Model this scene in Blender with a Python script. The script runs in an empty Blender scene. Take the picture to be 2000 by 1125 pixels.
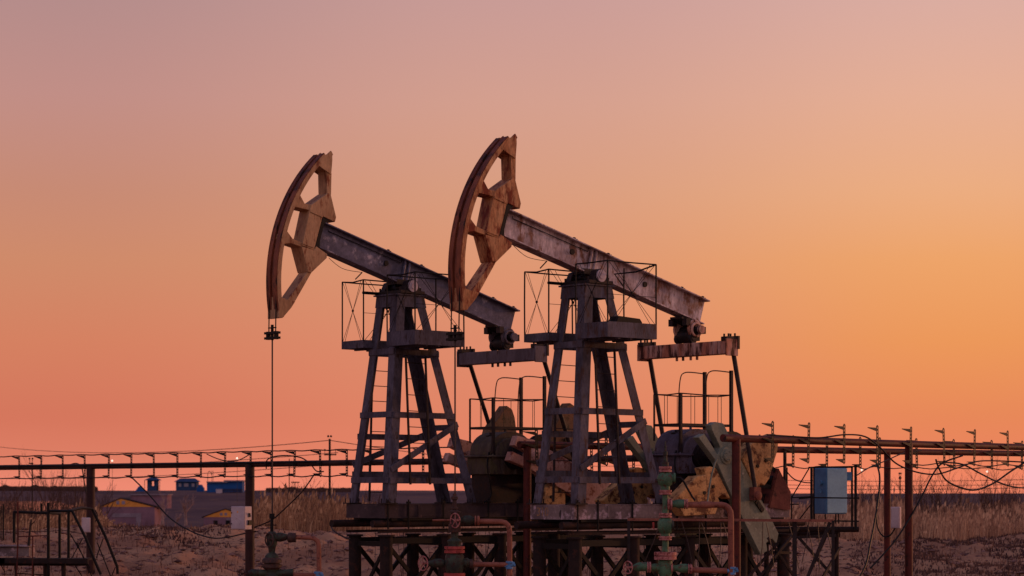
import bpy, bmesh, math, random
from mathutils import Vector, Matrix, noise
R = math.radians
random.seed(7)
C = bpy.context.scene.collection
sc = bpy.context.scene

# ------------------------------------------------------------------ camera
F, HZ, ZC = 4400.0, 958.0, 3.0
cam = bpy.data.cameras.new("camera"); co = bpy.data.objects.new("camera", cam); C.objects.link(co)
cam.sensor_width = 36; cam.lens = 36 * F / 2000; cam.shift_y = (HZ - 562.5) / 2000
cam.clip_start = 0.5; cam.clip_end = 20000
co.location = (0, 0, ZC); co.rotation_euler = (R(90), 0, 0)
cam.dof.use_dof = True; cam.dof.focus_distance = 44; cam.dof.aperture_fstop = 2.8
sc.camera = co

# ------------------------------------------------------------------ colour
def lin(c):
    return tuple(((v / 255) / 12.92 if v / 255 <= .04045 else ((v / 255 + .055) / 1.055) ** 2.4) for v in c) + (1,)

# ------------------------------------------------------------------ world: dusk sky
SUN_AZ, SUN_EL = 62.0, 5.0          # degrees right of the view axis, degrees above the horizon
w = bpy.data.worlds.new("World"); sc.world = w; w.use_nodes = True
nt = w.node_tree; nt.nodes.clear()
N = nt.nodes.new; LK = nt.links.new
out = N('ShaderNodeOutputWorld'); bg = N('ShaderNodeBackground'); LK(bg.outputs[0], out.inputs[0])
bg.inputs[1].default_value = 1.0
tc = N('ShaderNodeTexCoord'); sep = N('ShaderNodeSeparateXYZ'); LK(tc.outputs['Generated'], sep.inputs[0])
def mrange(src, a, b, c=0, d=1, smooth=True):
    m = N('ShaderNodeMapRange'); m.interpolation_type = 'SMOOTHSTEP' if smooth else 'LINEAR'
    LK(src, m.inputs[0])
    for i, v in enumerate((a, b, c, d)): m.inputs[1 + i].default_value = v
    return m.outputs[0]
elev = mrange(sep.outputs[2], -0.04, 0.96, 0, 1, False)
def skyramp(stops):
    r = N('ShaderNodeValToRGB'); LK(elev, r.inputs[0]); e = r.color_ramp.elements
    r.color_ramp.interpolation = 'EASE' if False else 'LINEAR'
    while len(e) > 1: e.remove(e[-1])
    e[0].position = 0; e[0].color = lin(stops[0][1])
    for z, c in stops[1:]:
        n = e.new(min(1, z + 0.04)); n.color = lin(c)
    return r.outputs[0]
high = [(.30, (158, 128, 146)), (.55, (112, 104, 140)), (.95, (74, 82, 124))]
skyL = skyramp([(-.04, (242, 142, 118)), (.002, (237, 137, 114)), (.012, (222, 126, 101)), (.032, (212, 117, 92)), (.065, (212, 127, 96)), (.10, (206, 136, 104)), (.13, (198, 136, 114)), (.17, (192, 140, 132)), (.215, (178, 138, 137))] + high)
skyM = skyramp([(-.04, (246, 142, 114)), (.002, (244, 140, 112)), (.012, (232, 130, 102)), (.032, (226, 132, 102)), (.065, (222, 138, 108)), (.10, (220, 148, 112)), (.13, (216, 154, 124)), (.17, (211, 157, 140)), (.215, (200, 154, 149))] + high)
skyR = skyramp([(-.04, (246, 136, 106)), (.002, (244, 134, 102)), (.012, (234, 130, 94)), (.032, (230, 134, 88)), (.065, (234, 149, 88)), (.10, (236, 161, 102)), (.13, (234, 170, 126)), (.17, (228, 172, 146)), (.215, (216, 170, 160))] + high)
skyBL = skyramp([(-.04, (104, 86, 90)), (.02, (128, 106, 112)), (.10, (182, 154, 160)), (.25, (204, 176, 186)), (.5, (172, 162, 188)), (.95, (120, 128, 168))])
skyBR = skyramp([(-.04, (120, 92, 88)), (.02, (214, 150, 120)), (.10, (232, 176, 150)), (.25, (226, 180, 172)), (.5, (192, 172, 190)), (.95, (120, 128, 168))])
def cmix(f, a, b):
    m = N('ShaderNodeMix'); m.data_type = 'RGBA'
    LK(f, m.inputs[0]); LK(a, m.inputs[6]); LK(b, m.inputs[7]); return m.outputs[2]
lm = cmix(mrange(sep.outputs[0], -.20, .02), skyL, skyM)
fr = cmix(mrange(sep.outputs[0], .0, .20), lm, skyR)
skyB = cmix(mrange(sep.outputs[0], -.5, .8), skyBL, skyBR)
allsky = cmix(mrange(sep.outputs[1], .35, -.45), fr, skyB)
nish = N('ShaderNodeTexSky'); nish.sky_type = 'NISHITA'; nish.sun_disc = False
nish.sun_elevation = R(SUN_EL); nish.sun_rotation = R(SUN_AZ); nish.dust_density = 3
sm = N('ShaderNodeMix'); sm.data_type = 'RGBA'; sm.blend_type = 'ADD'; sm.inputs[0].default_value = 0.006
LK(allsky, sm.inputs[6]); LK(nish.outputs[0], sm.inputs[7]); LK(sm.outputs[2], bg.inputs[0])

sl = bpy.data.lights.new("sun", 'SUN'); sl.energy = 1.0; sl.angle = R(3); sl.color = (1, .42, .20)
so = bpy.data.objects.new("sun", sl); C.objects.link(so)
sd = Vector((math.sin(R(SUN_AZ)) * math.cos(R(SUN_EL)), math.cos(R(SUN_AZ)) * math.cos(R(SUN_EL)), math.sin(R(SUN_EL))))
so.rotation_euler = sd.to_track_quat('Z', 'Y').to_euler()
sc.view_settings.view_transform = 'Standard'; sc.view_settings.look = 'None'
sc.view_settings.exposure = 0; sc.view_settings.gamma = 1

# ------------------------------------------------------------------ materials
def mat(name, c1, c2=None, rust=None, ramt=.5, scale=3, rough=.7, bump=.3, streak=1, metal=0, off=0, grit=.35):
    m = bpy.data.materials.new(name); m.use_nodes = True; t = m.node_tree
    n = t.nodes.new; l = t.links.new
    b = t.nodes['Principled BSDF']; b.inputs['Roughness'].default_value = rough; b.inputs['Metallic'].default_value = metal; b.inputs['Specular IOR Level'].default_value = .22
    tcx = n('ShaderNodeTexCoord'); mp = n('ShaderNodeMapping'); l(tcx.outputs['Object'], mp.inputs[0])
    mp.inputs['Location'].default_value = (off * 3.1, off * 1.7, off * 2.3)
    mp.inputs['Scale'].default_value = (1, 1, 1 / streak)
    def ns(s, det=6, ro=.6):
        x = n('ShaderNodeTexNoise'); l(mp.outputs[0], x.inputs[0]); x.inputs['Scale'].default_value = s
        x.inputs['Detail'].default_value = det; x.inputs['Roughness'].default_value = ro; return x.outputs[0]
    def rng(src, a, bb, c=0, d=1):
        x = n('ShaderNodeMapRange'); l(src, x.inputs[0])
        for i, v in enumerate((a, bb, c, d)): x.inputs[1 + i].default_value = v
        return x.outputs[0]
    def mx(f, a, bcol):
        x = n('ShaderNodeMix'); x.data_type = 'RGBA'; l(f, x.inputs[0])
        for i, v in ((6, a), (7, bcol)):
            if hasattr(v, 'links'): l(v, x.inputs[i])
            else: x.inputs[i].default_value = v
        return x.outputs[2]
    c1 = lin(c1); c2 = lin(c2) if c2 else tuple(v * .6 for v in c1[:3]) + (1,)
    col = mx(rng(ns(scale), .38, .62), c1, c2)
    if rust:
        col = mx(rng(ns(scale * 2.3, 8, .7), .62 - ramt * .25, .70 - ramt * .2), col, lin(rust))
    # fine dirt
    d = n('ShaderNodeMix'); d.data_type = 'RGBA'; d.blend_type = 'MULTIPLY'; d.inputs[0].default_value = grit
    g = rng(ns(scale * 9, 4, .6), .35, .65, .45, 1.25)
    cc = n('ShaderNodeCombineColor')
    for i in range(3): l(g, cc.inputs[i])
    l(col, d.inputs[6]); l(cc.outputs[0], d.inputs[7]); l(d.outputs[2], b.inputs['Base Color'])
    if bump:
        bp = n('ShaderNodeBump'); bp.inputs['Strength'].default_value = bump; bp.inputs['Distance'].default_value = .01
        l(ns(scale * 7), bp.inputs['Height']); l(bp.outputs[0], b.inputs['Normal'])
    return m
M = {}
M['towerA'] = mat('blue_grey_tower_paint', (94, 88, 102), (66, 60, 72), (54, 40, 40), .3, 3.2, .65, off=1, grit=.5, streak=2.5)
M['towerB'] = mat('grey_tower_paint', (98, 91, 102), (68, 62, 71), (78, 54, 48), .4, 3.2, .65, off=5, grit=.5, streak=2.5)
M['beamA'] = mat('slate_beam_paint', (116, 112, 132), (84, 80, 98), (176, 164, 174), .22, 1.3, .5, off=2, grit=.6)
M['beamB'] = mat('pale_beam_paint', (212, 192, 192), (146, 124, 128), (124, 82, 64), .45, 2.2, .5, off=8, grit=.6, streak=2.2)
M['headA'] = mat('ochre_head_paint', (188, 146, 108), (168, 124, 88), (124, 62, 36), .3, 3.0, .6, off=3, streak=3)
M['headB'] = mat('rusty_ochre_head_paint', (206, 152, 106), (176, 116, 74), (122, 46, 24), .6, 2.8, .6, off=6, grit=.6, streak=3)
M['arc'] = mat('rusty_arc_steel', (140, 76, 50), (104, 52, 38), (50, 28, 24), .45, 3, .6, off=4, streak=3)
M['eqA'] = mat('grey_equalizer', (112, 100, 108), (92, 80, 86), (76, 54, 48), .3, 3, .6, off=2, streak=3)
M['eqB'] = mat('streaked_equalizer', (212, 172, 156), (190, 116, 88), (70, 32, 22), .6, 3.6, .6, off=9, streak=5)
M['dark'] = mat('dark_oily_steel', (44, 34, 37), (26, 20, 22), (56, 32, 26), .4, 4, .55, off=1)
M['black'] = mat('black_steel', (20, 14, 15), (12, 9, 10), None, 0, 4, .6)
M['pile'] = mat('brown_black_pile', (50, 34, 31), (32, 23, 23), (72, 40, 30), .3, 3, .8, off=2)
M['skidA'] = mat('dark_skid', (74, 58, 60), (54, 42, 46), (120, 92, 86), .1, 2, .7, off=3)
M['skidB'] = mat('grey_skid', (136, 116, 112), (104, 86, 86), (186, 158, 164), .38, 2, .7, off=4)
M['crankA'] = mat('pinkish_white_crank', (196, 154, 142), (170, 122, 108), (120, 58, 42), .35, 2.6, .6, off=1)
M['crankB'] = mat('grey_green_crank', (126, 130, 114), (104, 108, 96), (166, 160, 148), .12, 2.2, .5, off=7)
M['cweight'] = mat('ochre_counterweight', (206, 158, 104), (184, 132, 82), (92, 52, 32), .55, 2.2, .7, off=2)
M['mossw'] = mat('mossy_counterweight', (112, 92, 70), (130, 90, 64), (70, 64, 40), .4, 3, .8, off=5)
M['gearA'] = mat('mossy_gearbox', (100, 86, 74), (66, 54, 50), (92, 84, 58), .45, 3, .7, off=2, streak=2.5)
M['gearB'] = mat('violet_grey_gearbox', (104, 94, 110), (78, 68, 80), (68, 44, 38), .35, 3, .6, off=6)
M['rod'] = mat('steel_rod', (70, 56, 54), (50, 40, 40), None, 0, 5, .5)
M['redpipe'] = mat('red_oxide_pipe', (94, 36, 29), (72, 28, 25), (40, 24, 23), .3, 2.5, .6, off=3)
M['darkpipe'] = mat('dark_red_pipe', (60, 30, 28), (42, 24, 24), None, 0, 2.5, .6)
M['flow'] = mat('pinkish_red_flowline', (150, 92, 74), (126, 72, 58), (84, 44, 36), .25, 4, .6, off=2)
M['green'] = mat('green_valve_paint', (84, 118, 88), (62, 92, 70), (88, 52, 40), .4, 6, .5, off=2)
M['dkgreen'] = mat('grimy_green_valve', (66, 74, 60), (44, 46, 42), (60, 34, 30), .45, 6, .6, off=5)
M['pinkfl'] = mat('pink_flange', (190, 128, 122), (160, 96, 90), (110, 44, 42), .45, 8, .6, off=1)
M['redfl'] = mat('red_flange', (178, 76, 72), (150, 60, 56), (90, 40, 38), .3, 8, .6, off=4)
M['dkflange'] = mat('dark_flange', (80, 58, 52), (56, 40, 38), (100, 56, 44), .3, 8, .6)
M['blue'] = mat('blue_valve', (100, 150, 196), (74, 120, 168), (60, 60, 80), .2, 8, .5)
M['cabinet'] = mat('pale_blue_cabinet', (172, 206, 214), (156, 190, 202), (70, 80, 90), .02, 2, .55, grit=.15)
M['cabside'] = mat('blue_cabinet_side', (88, 136, 172), (72, 118, 156), (60, 70, 84), .05, 2, .55, grit=.15)
M['white'] = mat('off_white_enamel', (196, 176, 178), (178, 158, 162), (140, 100, 90), .02, 3, .5, grit=.15)
M['guard'] = mat('red_brown_guard', (126, 72, 60), (106, 58, 48), (70, 40, 36), .25, 2, .7)
M['cable'] = mat('black_cable', (18, 13, 14), (12, 9, 10), None, 0, 4, .5, bump=0)
M['bush'] = mat('bare_twig', (96, 68, 58), (74, 52, 46), None, 0, 3, .9, bump=0)
M['palebark'] = mat('pale_birch_bark', (172, 140, 130), (140, 108, 102), None, 0, 3, .9, bump=0)
M['hwall'] = mat('mauve_house_wall', (140, 104, 116), (120, 90, 104), None, 0, .5, .9, bump=0, grit=.15)
M['hgable'] = mat('yellow_gable_boards', (236, 158, 72), (216, 140, 62), None, 0, .5, .8, bump=0, grit=.2)
M['hroof'] = mat('grey_metal_roof', (150, 130, 140), (128, 110, 120), None, 0, .5, .6, bump=0)
M['bluewall'] = mat('strong_blue_cladding', (30, 84, 148), (26, 70, 128), None, 0, .4, .7, bump=0, grit=.1)
M['navy'] = mat('navy_boards', (48, 70, 106), (38, 58, 90), None, 0, .6, .8, bump=0, grit=.2)
M['glass'] = mat('pale_window', (150, 140, 150), (130, 120, 132), None, 0, .6, .15, bump=0, grit=.1)
M['number'] = mat('faded_yellow_number', (176, 128, 78), (140, 104, 80), (116, 98, 96), .5, 12, .8)

# ------------------------------------------------------------------ mesh helpers
class MB:
    def __init__(s): s.v = []; s.f = []
    def add(s, vs, fs):
        b = len(s.v); s.v += [tuple(v) for v in vs]; s.f += [[b + i for i in f] for f in fs]; return s
    def box(s, c, d, rz=0):
        x, y, z = d[0] / 2, d[1] / 2, d[2] / 2; q = math.cos(rz), math.sin(rz)
        vs = [(c[0] + a * x * q[0] - b * y * q[1], c[1] + a * x * q[1] + b * y * q[0], c[2] + k * z) for a in (-1, 1) for b in (-1, 1) for k in (-1, 1)]
        return s.add(vs, [(0, 1, 3, 2), (4, 6, 7, 5), (0, 4, 5, 1), (2, 3, 7, 6), (0, 2, 6, 4), (1, 5, 7, 3)])
    def bar(s, p, q, wd, h, up=(0, 0, 1)):
        p, q = Vector(p), Vector(q); d = (q - p).normalized(); u = Vector(up)
        if abs(d.dot(u)) > .999: u = Vector((1, 0, 0))
        a = d.cross(u).normalized() * wd / 2; b = a.cross(d).normalized() * h / 2
        vs = [r + i * a + j * b for r in (p, q) for i in (-1, 1) for j in (-1, 1)]
        return s.add(vs, [(0, 1, 3, 2), (4, 6, 7, 5), (0, 4, 5, 1), (2, 3, 7, 6), (0, 2, 6, 4), (1, 5, 7, 3)])
    def tube(s, pts, r, n=8, caps=True):
        pts = [Vector(p) for p in pts]; k = len(pts)
        rr = r if isinstance(r, (list, tuple)) else [r] * k
        base = len(s.v); prev = None
        for i, p in enumerate(pts):
            d = (pts[min(i + 1, k - 1)] - pts[max(i - 1, 0)])
            if d.length < 1e-9: d = Vector((0, 0, 1))
            d.normalize()
            if prev is None:
                a = d.cross(Vector((0, 0, 1)) if abs(d.z) < .95 else Vector((0, 1, 0))).normalized()
            else:
                a = (prev - d * prev.dot(d)).normalized()
            prev = a; b = d.cross(a)
            for j in range(n):
                t = 2 * math.pi * j / n
                s.v.append(tuple(p + (a * math.cos(t) + b * math.sin(t)) * rr[i]))
        for i in range(k - 1):
            for j in range(n):
                o = base + i * n; j2 = (j + 1) % n
                s.f.append([o + j, o + j2, o + n + j2, o + n + j])
        if caps:
            s.f.append([base + j for j in range(n)][::-1]); s.f.append([base + (k - 1) * n + j for j in range(n)])
        return s
    def prism(s, poly, y0, y1):              # poly of (x, z), extruded along y
        n = len(poly)
        vs = [(x, y0, z) for x, z in poly] + [(x, y1, z) for x, z in poly]
        return s.add(vs, [list(range(n)), list(range(2 * n - 1, n - 1, -1))] + [[i, n + i, n + (i + 1) % n, (i + 1) % n] for i in range(n)])
    def lathe(s, prof, o=(0, 0, 0), axis='z', n=20):   # prof of (r, h)
        base = len(s.v); o = Vector(o)
        ax = {'z': (Vector((1, 0, 0)), Vector((0, 1, 0)), Vector((0, 0, 1))), 'y': (Vector((1, 0, 0)), Vector((0, 0, 1)), Vector((0, 1, 0))), 'x': (Vector((0, 1, 0)), Vector((0, 0, 1)), Vector((1, 0, 0)))}[axis]
        for r, h in prof:
            for j in range(n):
                t = 2 * math.pi * j / n
                s.v.append(tuple(o + ax[0] * r * math.cos(t) + ax[1] * r * math.sin(t) + ax[2] * h))
        for i in range(len(prof) - 1):
            for j in range(n):
                a = base + i * n; j2 = (j + 1) % n
                s.f.append([a + j, a + j2, a + n + j2, a + n + j])
        s.f.append([base + j for j in range(n)][::-1]); s.f.append([base + (len(prof) - 1) * n + j for j in range(n)])
        return s
    def torus(s, o, R0, r, axis='y', n=20, m=6):
        o = Vector(o)
        A = {'y': (Vector((1, 0, 0)), Vector((0, 0, 1))), 'x': (Vector((0, 1, 0)), Vector((0, 0, 1))), 'z': (Vector((1, 0, 0)), Vector((0, 1, 0)))}[axis]
        s.tube([o + A[0] * R0 * math.cos(2 * math.pi * i / n) + A[1] * R0 * math.sin(2 * math.pi * i / n) for i in range(n + 1)], r, m, False)
        return s
    def build(s, name, m=None, parent=None, smooth=True, loc=None, bevel=0):
        me = bpy.data.meshes.new(name); me.from_pydata(s.v, [], s.f); me.validate()
        bm = bmesh.new(); bm.from_mesh(me); bmesh.ops.recalc_face_normals(bm, faces=bm.faces)
        bm.to_mesh(me); bm.free()
        if smooth:
            for p in me.polygons: p.use_smooth = True
            me.set_sharp_from_angle(angle=R(38))
        if m: me.materials.append(M[m] if isinstance(m, str) else m)
        o = bpy.data.objects.new(name, me); C.objects.link(o)
        if parent: o.parent = parent
        if loc: o.location = loc
        if bevel:
            b = o.modifiers.new('bevel', 'BEVEL'); b.width = bevel; b.segments = 1; b.limit_method = 'ANGLE'
        return o
def tag(o, label=None, cat=None, group=None, kind=None):
    if label: o['label'] = label
    if cat: o['category'] = cat
    if group: o['group'] = group
    if kind: o['kind'] = kind
    return o
def empty(name, loc=(0, 0, 0), rz=0):
    o = bpy.data.objects.new(name, None); C.objects.link(o); o.location = loc; o.rotation_euler = (0, 0, rz)
    o.empty_display_size = .3; return o
def at(px, py, Y):
    return Vector(((px - 1000) / F * Y, Y, ZC - (py - HZ) / F * Y))
def sag(p, q, drop, n=14):
    p, q = Vector(p), Vector(q)
    return [p.lerp(q, i / n) - Vector((0, 0, drop * 4 * (i / n) * (1 - i / n))) for i in range(n + 1)]
def spline(pts, n=6):
    pts = [Vector(p) for p in pts]; o = []
    for i in range(len(pts) - 1):
        a = pts[max(i - 1, 0)]; b = pts[i]; c = pts[i + 1]; d = pts[min(i + 2, len(pts) - 1)]
        for k in range(n):
            t = k / n
            o.append(.5 * (2 * b + (c - a) * t + (2 * a - 5 * b + 4 * c - d) * t * t + (3 * b - a - 3 * c + d) * t ** 3))
    return o + [pts[-1]]

# ------------------------------------------------------------------ terrain
def sstep(a, b, x):
    t = max(0, min(1, (x - a) / (b - a))); return t * t * (3 - 2 * t)
def lerp(a, b, t): return a + (b - a) * t
def ground_z(x, y):
    k = x / max(y, 1)                        # bearing decides which side of the pad we are on
    crest = 1.50 + .10 * math.sin(x * .35) + .14 * noise.noise(Vector((x * .22, 1.3, 0)))
    crest -= .30 * sstep(.08, .14, k)
    z = crest * sstep(58, 81, y)
    z -= (.45 + .15 * noise.noise(Vector((x * .1, 5, 1)))) * sstep(82.5, 89, y)
    if 56 < y < 90 and -.19 < k < .06:
        z += .07 * sstep(60, 64, y) * (1 - sstep(80, 88, y)) * math.sin((x * .55 - y * .5) * 2.6 + 2 * noise.noise(Vector((x * .15, y * .1, 6)))) * sstep(-.19, -.14, k) * (1 - sstep(.0, .06, k))
    if 56 < y < 100:
        f = sstep(56, 61, y) * (1 - sstep(90, 100, y))
        z += f * (.30 * noise.noise(Vector((x * .45, y * .25, 0))) + .20 * noise.noise(Vector((x * 1.3 + y * .3, y * .8, 4))) + .09 * noise.noise(Vector((x * 3.2, y * 2.2, 9))) + .04 * noise.noise(Vector((x * 8, y * 6, 2))))
    if y > 110:
        low = sstep(-.205, -.175, k)         # left edge stays high: flooded meadow
        a = lerp(.9, -3.6, sstep(110, 380, y))
        z = lerp(z, lerp(.9, a, low), sstep(110, 150, y))
        top = lerp(3.0, 2.05, sstep(-.05, .12, k)) + .12 * noise.noise(Vector((x * .02, 2, 0)))
        z = lerp(z, top, sstep(440, 690, y) ** .8)
        z = lerp(z, -45, sstep(760, 2600, y))
    return z
def sheet(name, xs, ys, m, kind='structure'):
    vs = [(x, y, ground_z(x, y)) for y in ys for x in xs(y)]
    n = len(xs(ys[0])); fs = [(j * n + i, j * n + i + 1, (j + 1) * n + i + 1, (j + 1) * n + i) for j in range(len(ys) - 1) for i in range(n - 1)]
    me = bpy.data.meshes.new(name); me.from_pydata(vs, [], fs)
    for p in me.polygons: p.use_smooth = True
    me.materials.append(m); o = bpy.data.objects.new(name, me); C.objects.link(o); o['kind'] = kind; return o
def groundmat(name, a, b, c, s1, s2, th=.5, bumpd=.05):
    m = bpy.data.materials.new(name); m.use_nodes = True; t = m.node_tree; n = t.nodes.new; l = t.links.new
    bs = t.nodes['Principled BSDF']; bs.inputs['Roughness'].default_value = .95; bs.inputs['Specular IOR Level'].default_value = .1
    tcx = n('ShaderNodeTexCoord')
    def ns(s, d=8, r=.6):
        x = n('ShaderNodeTexNoise'); l(tcx.outputs['Object'], x.inputs[0]); x.inputs['Scale'].default_value = s; x.inputs['Detail'].default_value = d; x.inputs['Roughness'].default_value = r; return x.outputs[0]
    r1 = n('ShaderNodeMapRange'); l(ns(s1), r1.inputs[0]); r1.inputs[1].default_value = .4; r1.inputs[2].default_value = .6
    m1 = n('ShaderNodeMix'); m1.data_type = 'RGBA'; l(r1.outputs[0], m1.inputs[0]); m1.inputs[6].default_value = lin(a); m1.inputs[7].default_value = lin(b)
    r2 = n('ShaderNodeMapRange'); l(ns(s2, 10, .7), r2.inputs[0]); r2.inputs[1].default_value = th; r2.inputs[2].default_value = th + .07
    m2 = n('ShaderNodeMix'); m2.data_type = 'RGBA'; l(r2.outputs[0], m2.inputs[0]); l(m1.outputs[2], m2.inputs[6]); m2.inputs[7].default_value = lin(c)
    l(m2.outputs[2], bs.inputs['Base Color'])
    bp = n('ShaderNodeBump'); bp.inputs['Distance'].default_value = bumpd; bp.inputs['Strength'].default_value = .9
    l(ns(s2 * 1.6, 10, .7), bp.inputs['Height']); l(bp.outputs[0], bs.inputs['Normal'])
    return m
gm_near = groundmat('sandy_clods', (218, 164, 128), (182, 130, 102), (108, 72, 60), .3, 2.2, .545, .45)
gm_far = groundmat('dark_dead_meadow', (96, 74, 76), (76, 58, 64), (118, 86, 70), .03, .14, .56, .3)
def frange(a, b, s):
    o = []; x = a
    while x < b - 1e-6: o.append(x); x += s
    return o + [b]
nearx = [-4000, -800, -200, -60] + frange(-24, 24, .17) + [60, 200, 800, 4000]
neary = frange(-60, 44, 8) + frange(45, 50, 1)[1:] + frange(50.5, 58, .5) + frange(58.3, 90, .26) + frange(91.5, 110, 2.5)
sheet('ground', lambda y: nearx, neary, gm_near)
farx = [-20, -6, -1.6, -.6] + frange(-.34, .34, .01) + [.6, 1.6, 6, 20]
fary = frange(110, 700, 10) + frange(720, 1000, 20)[0:] + frange(1100, 2600, 100) + [6000, 12000]
vs = []
for y in fary:
    for a in farx: vs.append((a * max(y, 200), y, ground_z(a * max(y, 200), y) - (.02 if y == 110 else 0)))
me = bpy.data.meshes.new('plain'); n_ = len(farx)
me.from_pydata(vs, [], [(j * n_ + i, j * n_ + i + 1, (j + 1) * n_ + i + 1, (j + 1) * n_ + i) for j in range(len(fary) - 1) for i in range(n_ - 1)])
for p in me.polygons: p.use_smooth = True
me.materials.append(gm_far); o = bpy.data.objects.new('plain', me); C.objects.link(o); o['kind'] = 'structure'
# flooded meadow
wm = bpy.data.materials.new('still_water'); wm.use_nodes = True; b = wm.node_tree.nodes['Principled BSDF']
b.inputs['Base Color'].default_value = (.02, .02, .025, 1); b.inputs['Roughness'].default_value = .05
wv = wm.node_tree.nodes.new('ShaderNodeTexNoise'); wv.inputs['Scale'].default_value = 1.2
bp = wm.node_tree.nodes.new('ShaderNodeBump'); bp.inputs['Strength'].default_value = .05
wm.node_tree.links.new(wv.outputs[0], bp.inputs['Height']); wm.node_tree.links.new(bp.outputs[0], b.inputs['Normal'])
pts = [(-190, 190), (-42, 190), (-43.5, 225), (-50, 262), (-66, 330), (-80, 400), (-200, 410)]
pm = MB(); pm.add([(x, y, 1.12) for x, y in pts], [list(range(len(pts)))])
tag(pm.build('pond_water', wm, smooth=False), kind='structure')

# ------------------------------------------------------------------ pump jack
TH = R(40)
UX = Vector((math.cos(TH), math.sin(TH), 0)); NY = Vector((-math.sin(TH), math.cos(TH), 0))
O2 = Vector((1.75, 44.0, 0)); O1 = Vector((-1.985, 46.2, 0))
def L(px, py, y):
    """pixel of the right-hand machine -> (x, z) in the machine's own upright plane at offset y"""
    c = Vector((0, 0, ZC)); d = Vector(((px - 1000) / F, 1, -(py - HZ) / F))
    t = (y + (O2 - c).dot(NY)) / d.dot(NY); p = c + d * t
    return ((p - O2).dot(UX), p.z)
def LP(pts, y): return [L(a, b, y) for a, b in pts]
def crop6(pts): return [(860 + a / 5.625, 250 + b / 5.625) for a, b in pts]
def crop7(pts): return [(860 + a / 5.625, 440 + b / 5.625) for a, b in pts]

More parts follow.
